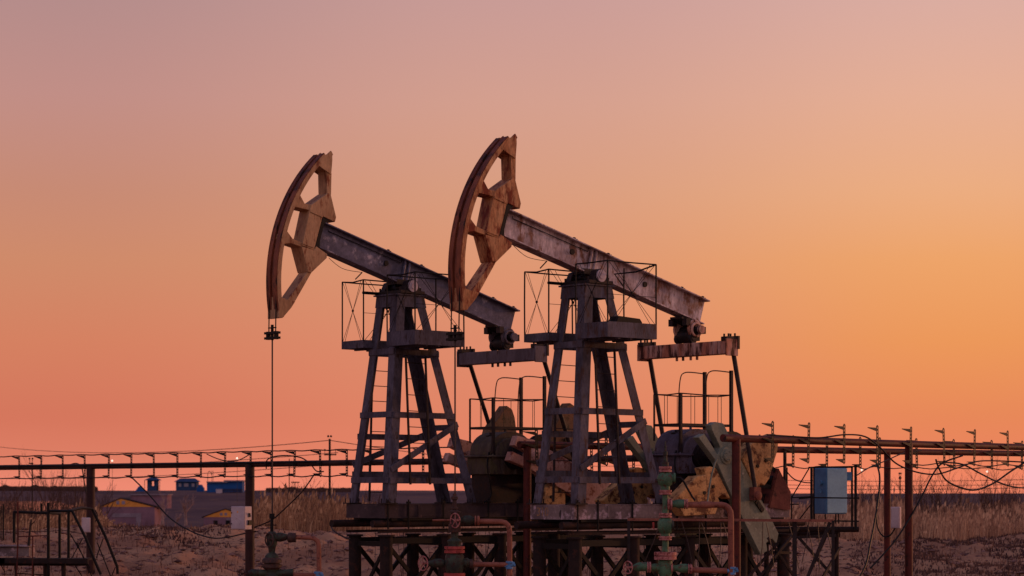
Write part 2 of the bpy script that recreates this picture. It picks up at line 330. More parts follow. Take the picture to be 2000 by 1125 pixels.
ZS = 2.73                                      # top of the skid
XT = -.39                                      # centre of the tower head along the machine
def pump_jack(O, k, label, rot, th):
    root = empty('pump_jack', O, th); tag(root, label, 'pump jack', 'pump jacks')
    tw, bmz, hd, eq, sk, gr, ck = (M[a + k] for a in ('tower', 'beam', 'head', 'eq', 'skid', 'gear', 'crank'))
    # ---- skid: two I-beams, end beam, cross beams
    m = MB()
    for y in (-.57, .57):
        m.box((1.7, y, ZS - .01), (5.9, .16, .02)); m.box((1.7, y, ZS - .27), (5.9, .16, .02)); m.box((1.7, y * 1.1, ZS - .14), (5.9, .02, .24)); m.box((.25, y * 1.128, ZS - .14), (1.9, .006, .22))
        for x in (-.42, 1.9, 2.9, 3.9): m.box((x, y * 1.15, ZS - .14), (.05, .02, .236))
    for x in (-1.26, .4, 1.6, 3.0, 4.6): m.box((x, 0, ZS - .145), (.04, .9 if x > -1 else 1.28, .23 if x > -1 else .28))
    skid = m.build('skid', sk, root)
    for x, y in ((-1.16, -.60), (-1.16, .60), (1.1, -.56), (1.2, .56)):
        m = MB(); m.box((x, y, ZS + .012), (.3, .24, .024))
        for dx in (-.11, .11):
            for dy in (-.08, .08): m.tube([(x + dx, y + dy, ZS), (x + dx, y + dy, ZS + .11)], .013, 6)
        m.build('foot_plate', 'dark', root)
    for x in (-1.22, -.7, .2, 1.4, 2.2): m = MB(); m.tube([(x, -.67, ZS - .5), (x, -.67, ZS + .09)], .018, 6); m.box((x, -.67, ZS + .03), (.07, .07, .04)); m.build('anchor_bolt', 'black', root)
    # ---- tower legs (rolled angles)
    T = [(-.33, -.33), (-.33, .33), (.33, -.33), (.33, .33)]
    B = [(-1.2, -.65), (-1.2, .65), (1.15, -.58), (1.25, .58)]
    zt, zb = 6.93, ZS + .02
    def leg_at(i, z):
        t = (z - zb) / (zt - zb); return Vector((lerp(B[i][0], XT + T[i][0], t), lerp(B[i][1], T[i][1], t), z))
    for i in range(4):
        sx = 1 if i > 1 else -1; sy = -1 if i in (0, 2) else 1
        m = MB(); a, b2 = leg_at(i, zb), leg_at(i, zt - .2); wd = .208
        def plate(off0, off1):
            vs = []
            for p in (a, b2):
                for o_ in (off0, off1): vs.append(p + Vector(o_))
            return vs
        t_ = .022
        # flange parallel to x (faces y)
        m.add([p + Vector((dx * -sx, dy * -sy, 0)) for p in (a, b2) for dx in (0, wd) for dy in (0, t_)], [(0, 1, 3, 2), (4, 6, 7, 5), (0, 4, 5, 1), (2, 3, 7, 6), (0, 2, 6, 4), (1, 5, 7, 3)])
        m.add([p + Vector((dx * -sx, dy * -sy, 0)) for p in (a, b2) for dx in (-.002, t_) for dy in (t_ + .001, wd)], [(0, 1, 3, 2), (4, 6, 7, 5), (0, 4, 5, 1), (2, 3, 7, 6), (0, 2, 6, 4), (1, 5, 7, 3)])
        m.build('tower_leg', tw, root)
    # ---- horizontal ties and diagonals
    def tie(i, j, z, h=.12, zj=None, proud=.02, name='tie_bar'):
        p, q = leg_at(i, z), leg_at(j, z if zj is None else zj)
        c_ = Vector(((p.x + q.x) / 2 - (XT + p.x * 0), (p.y + q.y) / 2, 0))
        nrm = Vector((0, -1 if i in (0, 2) else 1, 0)) if abs(p.y - q.y) < .3 else Vector((-1 if i < 2 else 1, 0, 0))
        p += nrm * proud; q += nrm * proud
        MB().bar(p, q, .03, h).add([], []).build(name, tw, root)
    for z in (5.80, 4.52, 3.20):
        tie(0, 2, z); tie(0, 1, z + .01); 
    tie(1, 3, 5.8); tie(1, 3, 4.10); tie(1, 3, 3.32, .14)
    tie(2, 3, 5.78); tie(2, 3, 4.3); tie(2, 3, 3.3)
    tie(0, 2, 3.42, .12, 4.36, .05, 'diagonal_brace'); tie(1, 3, 3.52, .12, 4.20, .05, 'diagonal_brace')
    # ---- head box of the tower
    m = MB()
    for y in (-.345, .345): m.prism([(XT - .37, 6.72), (XT + .40, 6.72), (XT + .34, 6.95), (XT - .34, 6.95)], y - .012, y + .012)
    for x in (-.35, .35): m.box((XT + x, 0, 6.83), (.025, .66, .22))
    m.box((XT, 0, 6.965), (.78, .78, .03))
    m.build('tower_cap', tw, root)
    m = MB(); m.box((XT, 0, 7.02), (.62, .84, .06))
    m.tube([(XT, -.42, 7.13), (XT, .42, 7.13)], .055, 12)
    for y in (-.33, .33):
        m.prism([(XT - .2, 7.05), (XT + .2, 7.05), (XT + .17, 7.14), (XT + .12, 7.24), (XT, 7.28), (XT - .12, 7.24), (XT - .17, 7.14)], y - .07, y + .07)
        for dx in (-.26, .26): m.tube([(XT + dx, y, 7.04), (XT + dx, y, 7.12)], .022, 6)
    m.box((XT, 0, 7.24), (.4, .3, .1))
    sb = m.build('saddle_bearing', 'dark', root)
    MB().lathe([(.12, 0), (.12, -.03), (.06, -.035), (.06, -.05)], (XT, -.405, 7.14), 'y').build('bearing_cap', 'white', sb)
    # ---- walking beam
    e = L(1001, 410, -.15), L(1387.6, 587, -.15), L(1376, 633.5, -.15), L(981, 459, -.15)
    ta, tb = Vector((e[0][0], 0, e[0][1])), Vector((e[1][0], 0, e[1][1]))
    ba, bb = Vector((e[3][0], 0, e[3][1])), Vector((e[2][0], 0, e[2][1]))
    dirn = (tb - ta).normalized()
    ta -= dirn * .35; ba -= dirn * .30
    m = MB()
    def yz(p, y): return Vector((p.x, y, p.z))
    up = Vector((-dirn.z, 0, dirn.x))
    for p, q in ((ta, tb), (ba + up * .025, bb + up * .025)):
        m.bar(p - up * .0125, q - up * .0125, .30, .026, up)
    ext = dirn * .06
    wv_ = [yz(p, y) for y in (-.03, .03) for p in (ta - up * .02, tb - up * .02 - ext * .6, bb + up * .03 - ext * .3, ba + up * .03)]
    m.add(wv_, [(0, 1, 2, 3), (7, 6, 5, 4), (0, 4, 5, 1), (1, 5, 6, 2), (2, 6, 7, 3), (3, 7, 4, 0)])
    beam = m.build('walking_beam', bmz, root, bevel=.004)
    hgt = (ta - ba).dot(up)
    def on_beam(px, frac, y):                 # point on the beam from pixel column and height fraction
        a_, b_ = L(px, 500, y)[0], 0
        t = (a_ - ba.x) / (bb.x - ba.x); pb = ba.lerp(bb, t); return Vector((pb.x, y, pb.z + frac * .50 * 1.0))
    # stiffeners: twin pipe at the saddle, plate patches, lifting holes
    m = MB()
    for x in (XT - .02, XT + .10):
        t = (x - ba.x) / (bb.x - ba.x); pb = ba.lerp(bb, t); m.tube([(pb.x, -.07, pb.z + .06), (pb.x + .10, -.07, pb.z + .50)], .03, 8)
    m.build('stiffener', bmz, beam)
    m = MB(); cxx = ba.lerp(bb, .14)
    m.box((0, 0, 0), (.01, .01, .01))
    for f0, f1 in ((.03, .225),):
        q = [ba.lerp(bb, f0) + up * .05, ba.lerp(bb, f1) + up * .05, ta.lerp(tb, f1) - up * .05, ta.lerp(tb, f0) - up * .05]
        m = MB(); m.add([yz(p, y) for y in (-.04, -.031) for p in q], [(0, 1, 2, 3), (7, 6, 5, 4), (0, 4, 5, 1), (1, 5, 6, 2), (2, 6, 7, 3), (3, 7, 4, 0)])
    m.build('doubler_plate', bmz, beam)
    for px, fr_ in ((1118, .62), (1260, .62)):
        p = on_beam(px, fr_, -.05); MB().lathe([(.055, 0), (.055, .03)], (p.x, -.062, p.z), 'y', 14).build('lifting_eye', 'black', beam)
    for t in (.52, .88, .985, .36):
        m = MB(); p = ta.lerp(tb, t) + up * .01; m.tube([p, p + up * .06], .03, 8); m.box(p + up * .02, (.09, .1, .02)); m.build('top_bolt', 'dark', beam)
    # grease line on the side
    p0, p1 = ta.lerp(tb, .08) - up * .12, ta.lerp(tb, .42) - up * .10
    MB().tube([yz(p0 + Vector((0, 0, .04)), -.06), yz(p0, -.06), yz(p1, -.06), yz(p1 + up * .08, -.06)], .008, 5).build('grease_line', 'black', beam)
    # locking bar below the beam
    p = Vector((L(1068, 510, -.12)[0], -.12, L(1068, 510, -.12)[1])); q = Vector((L(1055, 524, -.12)[0], -.12, L(1055, 524, -.12)[1]))
    m = MB(); m.tube([p, q], .012, 6); a0 = L(1003, 480, -.1); a1 = L(1030, 500, -.1)
    m.tube(spline([(a0[0], -.1, a0[1]), (a1[0], -.1, a1[1] - .02), (p.x, p.y, p.z)], 5), .006, 5)
    m.build('stay_wire', 'black', root)
    # ---- horse head
    xb, zbx = L(1165, 540, 0)
    RR = 3.47
    def sector(m, r0, r1, y0, y1, a0=129.3, a1=191, n=30):
        pts = [(xb + r1 * math.cos(R(lerp(a0, a1, i / n))), zbx + r1 * math.sin(R(lerp(a0, a1, i / n)))) for i in range(n + 1)]
        inn = [(xb + r0 * math.cos(R(lerp(a0, a1, i / n))), zbx + r0 * math.sin(R(lerp(a0, a1, i / n)))) for i in range(n + 1)]
        for i in range(n):
            m.prism([pts[i], pts[i + 1], inn[i + 1], inn[i]], y0, y1)
    # calibrate arc from the photograph: near rim front edge
    fit = [L(a, b, -.17) for a, b in [(965, 298), (936, 350), (917, 398), (903, 449), (900, 493), (900.5, 547), (903.5, 605)]]
    import numpy as np
    A_ = np.array([[2 * x, 2 * z, 1] for x, z in fit]); bb_ = np.array([x * x + z * z for x, z in fit])
    s_ = np.linalg.lstsq(A_, bb_, rcond=None)[0]; xb2, zb2 = float(s_[0]), float(s_[1]); RR = math.sqrt(s_[2] + xb2 * xb2 + zb2 * zb2)
    xb, zbx = xb2, zb2
    g0 = math.degrees(math.atan2(L(994, 269, -.17)[1] - zbx, L(994, 269, -.17)[0] - xb)); g1 = math.degrees(math.atan2(L(903.5, 606, -.17)[1] - zbx, L(903.5, 606, -.17)[0] - xb)) % 360
    head = MB(); sector(head, RR - .09, RR - .045, -.165, .165, g0, g1)
    for y0, y1 in ((-.172, -.03), (.055, .172)): sector(head, RR - .045, RR, y0, y1, g0, g1)
    for y0, y1 in ((-.178, -.15), (.15, .178)): sector(head, RR - .10, RR + .005, y0, y1, g0, g1)
    H = empty('horse_head', (0, 0, 0)); H.parent = root
    C.objects.unlink(H); bpy.data.objects.remove(H)
    H = head.build('horse_head', M['arc'], root)
    for q in (-1, 1):
        side = MB(); sector(side, RR - .105, RR - .012, q * .186, q * .179, g0, g1); side.build('side_rim', hd, H)
    Y = -.17
    parts = [
        ('top_gusset', crop6([(680, 228), (745, 122), (785, 100), (825, 62), (847, 105), (838, 120), (840, 170), (828, 335)]), .19),
        ('rear_upright', crop6([(775, 290), (832, 320), (828, 575), (783, 575)]), .15),
        ('upper_body', crop6([(605, 690), (800, 548), (825, 565), (888, 830), (875, 888), (740, 822), (590, 752)]), .182),
        ('middle_body', crop6([(588, 745), (738, 815), (728, 850)]) + crop7([(640, 145), (505, 92)]), .176),
        ('lower_body', crop7([(497, 100), (640, 145), (665, 100), (790, 190), (785, 235), (610, 408), (575, 395)]), .184),
        ('upper_crossmember', crop6([(390, 706), (470, 560), (530, 675), (612, 690), (590, 752)]), .165),
        ('lower_crossmember', crop6([(290, 1020), (330, 990), (395, 1080)]) + crop7([(505, 62), (495, 108), (375, 66), (268, 76)]), .165),
        ('lower_strut', crop7([(568, 395), (612, 405), (425, 745), (345, 725)]), .15),
        ('toe_gusset', crop7([(245, 680), (345, 720), (432, 740), (390, 810), (290, 932), (243, 932)]), .188)]
    for nm, poly, hw in parts:
        if nm == 'top_gusset':
            for q in (-1, 1): MB().prism(LP(poly, -hw), q * (hw - .03), q * hw).build(nm, hd, H, smooth=False)
            MB().prism(LP(crop6([(690, 232), (760, 160), (832, 200), (828, 325)]), -.16), -.159, .159).build('gusset_web', hd, H, smooth=False)
            continue
        MB().prism(LP(poly, -hw), -hw, hw).build(nm, hd, H, smooth=False, bevel=.006)
    MB().prism(LP(crop6([(736, 822), (800, 868), (752, 905), (703, 1108)]) + crop7([(700, 112), (655, 120), (640, 145)]), -.16), -.165, .165).build('beam_gap_shade', 'black', H, smooth=False)  # solid fill coloured black as the shade in the gap between head and beam
    # seam ribs on the body
    for pr in (crop6([(592, 760), (736, 826)]), crop7([(512, 62), (640, 112)])):
        a_, b_ = LP(pr, -.186); MB().bar((a_[0], -.186, a_[1]), (b_[0], -.186, b_[1]), .012, .03).build('seam_rib', hd, H, smooth=False)
    # ---- bridle cables, carrier bar, polished rod
    xr = xb - RR + .03; zc_ = L(892, 652, 0)[1]
    for y in (-.13, .10):
        MB().tube([(xr, y, zbx), (xr - .02, y, zc_ + .1), (xr - .02, y, zc_ - .05)], .013, 6).build('bridle_cable', 'cable', root)
    m = MB()
    for dz in (0, -.10): m.box((xr - .02, -.015, zc_ + dz), (.10, .42, .045))
    for y in (-.15, .12): m.box((xr - .02, y, zc_ - .05), (.07, .06, .16))
    m.tube([(xr - .02, -.015, zc_ + .16), (xr - .02, -.015, zc_ - .14)], .03, 8); m.box((xr - .02, -.015, zc_ + .10), (.05, .22, .02))
    m.build('carrier_bar', 'black', root)
    MB().tube([(xr - .02, -.015, zc_ + .1), (xr - .02, -.015, 2.55)], .015, 8).build('polished_rod', 'rod', root)
    rodw = O + Vector((math.cos(th), math.sin(th), 0)) * (xr - .02)
    # ---- equalizer and tail bearing
    xe, ze = L(1341, 684, 0)
    m = MB(); m.box((xe, 0, ze), (.26, 2.52, .26))
    for y in (-1.27, 1.27): m.box((xe, y * 1.0, ze + .0), (.34, .03, .34))
    for y in (-.30, -.12, .10, .28): m.tube([(xe, y, ze - .12), (xe, y, ze - .21)], .03, 8)
    E = m.build('equalizer', eq, root, bevel=.008)
    for y in (-1.2, 1.2):
        m = MB(); m.box((xe + .02, y, ze + .17), (.34, .16, .08)); m.box((xe + .17, y, ze + .10), (.06, .2, .26))
        for dy in (-.06, .06): m.tube([(xe - .08, y + dy, ze + .2), (xe - .08, y + dy, ze + .27)], .02, 6); m.tube([(xe + .1, y + dy, ze + .2), (xe + .1, y + dy, ze + .28)], .02, 6)
        m.build('pitman_hanger', 'dark', E)
    m = MB(); zt_ = ze + .50
    m.prism([(xe - .30, zt_ + .16), (xe + .34, zt_ - .08), (xe + .34, zt_ - .12), (xe - .30, zt_ + .12)], -.17, .17)
    rings = []
    for y in (-.2, .2):
        rings.append(MB().torus((xe + .02, y, zt_ - .08), .16, .035, 'y', 20, 8).lathe([(.15, -.03), (.15, .03)], (xe + .02, y, zt_ - .08), 'y', 18))
        m.lathe([(.10, -.04), (.12, 0), (.10, .04)], (xe - .03, y, zt_ - .27), 'y', 14); m.box((xe + .10, y, zt_ - .24), (.06, .1, .16)); m.box((xe - .2, y, zt_ + .05), (.12, .12, .14)); m.box((xe + .26, y, zt_ - .1), (.08, .1, .14))
    m.tube([(xe + .02, -.34, zt_ - .1), (xe + .02, .34, zt_ - .1)], .07, 12)
    m.lathe([(.11, -.25), (.14, -.1), (.14, .1), (.11, .25)], (xe, 0, zt_ - .22), 'y', 14)
    tb_ = m.build('tail_bearing', 'dark', root)
    for q in rings: q.build('bearing_ring', eq, tb_)
    MB().lathe([(.085, 0), (.085, -.06)], (xe + .05, -.34, zt_ - .1), 'y', 14).torus((xe + .02, -.262, zt_ - .1), .13, .028).build('bearing_cap', eq, tb_)
    # ---- cranks, weights and pitmans
    px_, pz_ = L(1418, 889.5, -1.1)
    def rotp(p, a=rot):
        x, z = p[0] - px_, p[1] - pz_; return (px_ + x * math.cos(a) - z * math.sin(a), pz_ + x * math.sin(a) + z * math.cos(a))
    crank = [(1364, 854), (1376, 847), (1402, 888), (1407, 874), (1391, 840), (1389, 830), (1398, 824), (1413, 827), (1428, 857), (1440, 884), (1521, 1042), (1517, 1062), (1508, 1052), (1497, 1060), (1499, 1076), (1486, 1084), (1429, 968), (1400, 902)]
    if k == 'A': crank[:8] = [(1372, 857), (1384, 846), (1412, 896), (1416, 884), (1392, 838), (1404, 826)]
    wup = [(1452, 895), (1457, 882), (1472, 865), (1517, 847), (1523, 862), (1521, 880), (1505, 935), (1496, 948), (1488, 944), (1483, 962), (1466, 930)]
    wlo = [(1363.7, 930), (1381, 928), (1376, 914), (1390, 911), (1401, 914), (1430, 975), (1413, 966), (1405, 972), (1408, 979), (1400, 1004), (1340, 1008), (1318, 978)]
    if k == 'A': wlo = [(1352, 938), (1376, 914), (1401, 914), (1430, 975), (1413, 966), (1402, 990), (1372, 985)]
    pin = rotp(L(1469, 968, -1.1))
    for y in (-1.1, .95):
        n_far = y > 0
        m = MB(); P = [rotp(p) for p in LP(crank, -1.1)]; m.prism(P, y, y + .17)
        ck_o = m.build('crank', ck, root, smooth=False, bevel=.008)
        # raised edge plates and shaft boss
        m = MB(); m.lathe([(.17, .24), (.17, -.03), (.12, -.035), (.12, -.07), (.05, -.075)], (px_, y, pz_), 'y', 20)
        for a in range(5):
            m.tube([(px_ + .085 * math.cos(a * 1.256), y - .07, pz_ + .085 * math.sin(a * 1.256)), (px_ + .085 * math.cos(a * 1.256), y - .09, pz_ + .085 * math.sin(a * 1.256))], .014, 6)
        m.build('shaft_boss', ck, ck_o)
        for wp, nm in ((wup, 'counterweight'), (wlo, 'counterweight')):
            yy = y + .175 if not n_far else y + .0
            W_ = [rotp(p) for p in LP(wp, -1.1)]
            if k == 'A' and wp is wlo: W_ = LP([(1438, 952), (1455, 944), (1477, 950), (1477, 990), (1438, 990)], -1.1)
            mm = MB(); mm.prism(W_, y + .03, y + .30) if True else None
            wo = mm.build(nm, M['mossw'] if (k == 'A' and (wp is wup)) else M['cweight'], ck_o, smooth=False, bevel=.012)
            cx = sum(p[0] for p in W_) / len(W_); cz = sum(p[1] for p in W_) / len(W_)
            for s1 in (-.12, .12): MB().lathe([(.035, .01), (.035, -.03)], (cx + s1, y + .03, cz + s1 * .5), 'y', 8).build('weight_bolt', 'black', wo)
        yp = y - .09 if not n_far else y + .26
        sx_ = -1 if not n_far else 1
        ye = -1.19 if not n_far else 1.21
        m = MB(); m.tube([(xe + .10, ye, ze + .02), (pin[0], yp, pin[1] + .12)], [.048, .046], 10)
        pt = m.build('pitman', 'dark' if k == 'A' else 'rod', root)
        m = MB(); m.box((pin[0], yp, pin[1] + .04), (.20, .13, .26)); m.lathe([(.09, .1), (.09, -.1), (.04, -.12)], (pin[0], yp, pin[1]), 'y', 16)
        m.build('crank_pin_bearing', 'guard', pt)
        m = MB()
        dv = Vector((pin[0] - px_, 0, pin[1] - pz_)).normalized()
        for d_ in (.24, .38): m.lathe([(.05, 0), (.05, -.04)], (pin[0] + dv.x * d_, y, pin[1] + dv.z * d_), 'y', 10)
        m.bar((pin[0] + dv.x * .14, y - .02, pin[1] + dv.z * .14), (pin[0] + dv.x * .42, y - .02, pin[1] + dv.z * .42), .03, .10, (dv.z, 0, -dv.x))
        m.build('spare_pin_seat', 'black', ck_o)
    # ---- gearbox
    gx = px_
    MB().box((gx - .02, 0, ZS + .38), (1.1, .62, .74)).box((gx + .9, .1, ZS + .3), (.9, .5, .6)).build('pedestal', 'dark', root)
    G = MB(); G.box((gx, 0, pz_ - .18), (1.26, .78, .36))
    G.box((gx, 0, pz_ + .02), (1.40, .90, .045))
    gb = G.build('gearbox', gr, root, bevel=.015)
    m = MB(); prof = [(gx + .60 * math.cos(t), pz_ + .045 + .50 * math.sin(t) ** .8 if math.sin(t) > 0 else pz_ + .045) for t in [math.pi * i / 16 for i in range(17)]]
    m.prism(prof, -.33, .33)
    prof2 = [(gx - .1 + .42 * math.cos(t), pz_ + .045 + .36 * max(0, math.sin(t))) for t in [math.pi * i / 14 for i in range(15)]]
    m.prism(prof2, -.42, .42)
    for x in (-.6, -.3, .3, .6): m.tube([(gx + x, -.42, pz_ - .05), (gx + x, -.42, pz_ + .07)], .018, 6)
    m.tube([(gx + .1, 0, pz_ + .5), (gx + .1, 0, pz_ + .60)], .03, 8); m.box((gx + .1, 0, pz_ + .61), (.09, .09, .03))
    m.build('housing_cover', gr, gb, bevel=.02)
    for q in (-1, 1): MB().lathe([(.25, 0), (.25, q * .05), (.18, q * .08), (.18, q * .1)], (gx, q * .42, pz_), 'y', 18).build('bearing_cover', 'dark', gb)
    for x in (-.35, 0, .35): MB().box((gx + x, -.43, pz_ - .20), (.04, .10, .30)).build('housing_rib', gr, gb)
    MB().lathe([(.13, 0), (.13, .04), (.05, .05), (.05, .09)], (gx - .28, 0, pz_ + .43), 'z', 14).build('inspection_hatch', 'dark', gb)
    MB().tube(spline([(gx - .6, -.3, pz_ + .1), (gx - .75, -.42, pz_ - .2), (gx - .66, -.44, ZS + .2), (gx - .9, -.5, ZS + .02)], 5), .018, 6).build('oil_hose', 'black', gb)
    m = MB(); m.lathe([(.24, -.5), (.26, -.4), (.26, .4), (.24, .5)], (gx, 0, pz_), 'y', 20); m.tube([(gx, -1.1, pz_), (gx, 1.1, pz_)], .10, 14)
    m.build('crankshaft', 'dark', gb)
    m = MB(); m.lathe([(.50, -.09), (.50, -.03), (.46, -.03), (.46, .03), (.50, .03), (.50, .09)], (gx + .72, -.50, pz_), 'y', 28); m.tube([(gx + .72, -.6, pz_), (gx + .72, .3, pz_)], .05, 10)
    m.build('pulley', 'dark', root)
    # ---- motor and belt guard
    m = MB(); mx, mz = gx + 1.95, ZS + .45
    m.lathe([(.18, -.40), (.25, -.36), (.25, .30), (.18, .36)], (mx, .05, mz), 'y', 20)
    for a in range(10):
        m.box((mx + .26 * math.cos(a * .628), .03, mz + .26 * math.sin(a * .628)), (.04, .55, .04))
    m.box((mx, .05, ZS + .12), (.55, .6, .2)); m.lathe([(.14, -.1), (.14, .06)], (mx, -.5, mz), 'y', 16)
    m.bar((mx + .1, -.62, mz + .14), (gx + .72, -.56, pz_ + .48), .012, .09); m.bar((mx + .1, -.62, mz - .14), (gx + .72, -.56, pz_ - .48), .012, .09)
    m.build('motor', 'black', root)
    gp = LP([(1502, 991), (1519.5, 915), (1543, 960.6), (1542, 995), (1535, 996)], -.66)
    m = MB(); m.prism(gp, -.68, -.66)
    m.prism([gp[0], gp[1], (gp[1][0] - .02, gp[1][1]), (gp[0][0] - .02, gp[0][1])], -.66, -.30)
    m.build('belt_guard', 'guard', root, smooth=False)
    MB().box((gx + 1.6, -.3, ZS + .1), (1.2, .4, .2)).box((gx + 2.55, -.3, ZS + .55), (.05, .05, 1.1)).build('motor_slide', 'dark', root)
    # ---- service platforms at the saddle
    def platform(y0, y1, zt, hb, hz, bent):
        x0, x1 = -1.07, .18
        m = MB()
        for (a, b2) in (((x0, y0), (x1, y0)), ((x0, y1), (x1, y1)), ((x0, y0), (x0, y1)), ((x1, y0), (x1, y1))):
            pa = Vector((a[0], a[1], zt - hb / 2)); pb = Vector((b2[0], b2[1], zt - hb / 2))
            dd = (pb - pa).normalized() * .0115
            m.bar(pa - (dd if a[1] == b2[1] else -dd), pb + (dd if a[1] == b2[1] else -dd), .02, hb)
        m.box(((x0 + x1) / 2, (y0 + y1) / 2, zt - hb + .035), (x1 - x0 - .03, abs(y1 - y0) - .03, .02))
        for q in (.25, .5, .75): m.box((lerp(x0, x1, q), (y0 + y1) / 2, zt - hb + .0), (.05, abs(y1 - y0) - .04, .05))
        pf = m.build('service_platform', tw, root, smooth=False)
        rp = MB(); cs = [(x0, y0), (x1, y0), (x1, y1), (x0, y1)]
        for c_ in cs: rp.tube([(c_[0], c_[1], zt - .02), (c_[0] + random.uniform(-.01, .01), c_[1], zt + hz / 2), (c_[0], c_[1], zt + hz)], .016, 6)
        jj = [(x0, y0), (x1, y0), (x1, y1), (x0, y1), (x0, y0)]
        for a, b2 in zip(jj, jj[1:]):
            if bent and a == (x1, y0) and b2 == (x1, y1):
                rp.tube([(x1, y0, zt + hz), (x1 - .02, lerp(y0, y1, .6), zt + hz - .10), (x1 - .25, y1, zt + hz - .13), (x1 - .02, y1, zt + hz - .35)], .016, 6); continue
            if bent and a == (x1, y1): continue
            rp.tube([(a[0], a[1], zt + hz), ((a[0] + b2[0]) / 2, (a[1] + b2[1]) / 2, zt + hz - (.03 if not bent and a[0] == b2[0] else .005)), (b2[0], b2[1], zt + hz)], .015, 6)
        rp.build('railing', 'black', pf)
        wr = MB()
        for a, b2 in zip(jj, jj[1:]):
            if (a[0] == x1): continue
            for o_ in (0, .1):
                l0 = Vector((a[0], a[1], 0)).lerp(Vector((b2[0], b2[1], 0)), .03 + o_); l1 = Vector((a[0], a[1], 0)).lerp(Vector((b2[0], b2[1], 0)), .97 - o_)
                wr.tube([(l0.x, l0.y, zt + hz - .02), (l1.x, l1.y, zt)], .006, 4); wr.tube([(l1.x, l1.y, zt + hz - .02), (l0.x, l0.y, zt)], .006, 4)
            c_ = Vector(((a[0] + b2[0]) / 2, (a[1] + b2[1]) / 2, zt + hz / 2))
            wr.lathe([(.025, -.012), (.025, .012)], c_, 'y' if a[1] == b2[1] else 'x', 10)
            if a[1] == b2[1]: wr.tube([(a[0], a[1], zt + hz * .45), (b2[0], b2[1], zt + hz * .45)], .005, 4)
        wr.build('wire_bracing', 'black', pf)
    platform(-1.35, -.45, L(1185, 627, -1.35)[1], .29, 1.14, k == 'B')
    platform(.34, 1.06, L(1051, 651, .7)[1], .16, 1.22, False)
    MB().tube([(-1.07, .36, 7.02), (-.62, .36, 7.02), (-.6, -.3, 7.0)], .03, 8).build('platform_stay', 'black', root)
    if k == 'B':
        a_ = L(1200, 625, -.95); MB().prism([(a_[0] + .0, a_[1] - .06), (a_[0] + .62, a_[1] - .12), (a_[0] + .68, a_[1] - .02), (a_[0] + .62, a_[1] + .05), (a_[0] + .08, a_[1] + .08)], -1.0, -.75).build('loose_tray', 'black', root)
    # ---- ladders
    def ladder(y, x0, x1, zt, zb_, lean):
        m = MB()
        for x in (x0, x1): m.bar((x + lean, y, zb_), (x, y * .92, zt), .035, .035)
        n = int((zt - zb_) / .29)
        for i in range(n):
            t = (i + .4) / n; z = lerp(zt, zb_, t); dx = lean * t; yy = lerp(y * .92, y, t)
            m.tube([(x0 + dx, yy, z), (x1 + dx, yy, z - .01)], .009, 6)
        m.build('ladder', 'dark', root)
    ladder(-.66, L(1163, 690, -.62)[0], L(1201, 690, -.62)[0], 5.7, 3.12, .08)
    ladder(.66, L(1087, 700, .62)[0], L(1128, 700, .62)[0], 5.9, 2.78, -.05)
    # ---- gearbox railing with gate hoops
    z0 = L(1331, 768, -.4)[1]; zl = L(1331, 829, -.4)[1]; m = MB()
    xA, xB = 1.76, 3.19
    for p in ((xA, -.4), (xA, .36)): m.bar((p[0], p[1], 3.75 if p[1] < 0 else 4.0), (p[0], p[1], z0), .055 if p[1] < 0 else .03, .055 if p[1] < 0 else .03)
    for y in (-.4, .36): m.bar((xB, y, 3.75), (xB, y, z0 + .5), .06, .06)
    ring = [(xA, -.4), (xB, -.4), (xB, .36), (xA, .36), (xA, -.4)]
    for a, b2 in zip(ring, ring[1:]):
        m.tube([(a[0], a[1], z0), ((a[0] + b2[0]) / 2, (a[1] + b2[1]) / 2, z0 - .02), (b2[0], b2[1], z0)], .014, 6)
        m.bar((a[0], a[1], zl), (b2[0], b2[1], zl), .02, .05)
        for q in ((.2, .55, .8) if a[1] == b2[1] else (.5,)):
            p = Vector((lerp(a[0], b2[0], q), lerp(a[1], b2[1], q), 0)); m.tube([(p.x, p.y, zl), (p.x, p.y, z0 - .01)], .007, 5)
    for y in (-.4, .36):
        m.tube(spline([(2.44, y, zl), (2.45, y, z0), (2.50, y, z0 + .36), (2.60, y, z0 + .46), (2.8, y, z0 + .48), (xB, y, z0 + .46)], 4), .012, 6)
    m.build('gearbox_railing', 'dark', root)
    if k == 'A':                                # this machine has a slightly shorter beam, a touch steeper
        piv = Vector((XT, 0, 7.14)); mt_ = Matrix.Translation(piv) @ Matrix.Rotation(R(.5), 4, 'Y') @ Matrix.Diagonal((.965, 1, 1, 1)) @ Matrix.Translation(-piv)
        sh_ = -(xr - XT) * .035
        for c_ in root.children:
            b_ = c_.name.split('.')[0]
            if b_ in ('horse_head', 'walking_beam'): c_.matrix_basis = mt_
            elif b_ in ('bridle_cable', 'carrier_bar', 'polished_rod', 'stay_wire'):
                c_.location.x = sh_ * (.6 if b_ == 'stay_wire' else 1)
                if b_ in ('bridle_cable', 'carrier_bar'): c_.location.z = .17
        rodw = rodw + Vector((math.cos(th), math.sin(th), 0)) * sh_
    return root, rodw
pjA, rodA = pump_jack(O1, 'A', 'left pump jack with a slate blue beam, ochre horse head and pinkish white cranks', R(32), TH + R(.8))
pjB, rodB = pump_jack(O2, 'B', 'right pump jack with a pale rust streaked beam and grey green crank', 0, TH)

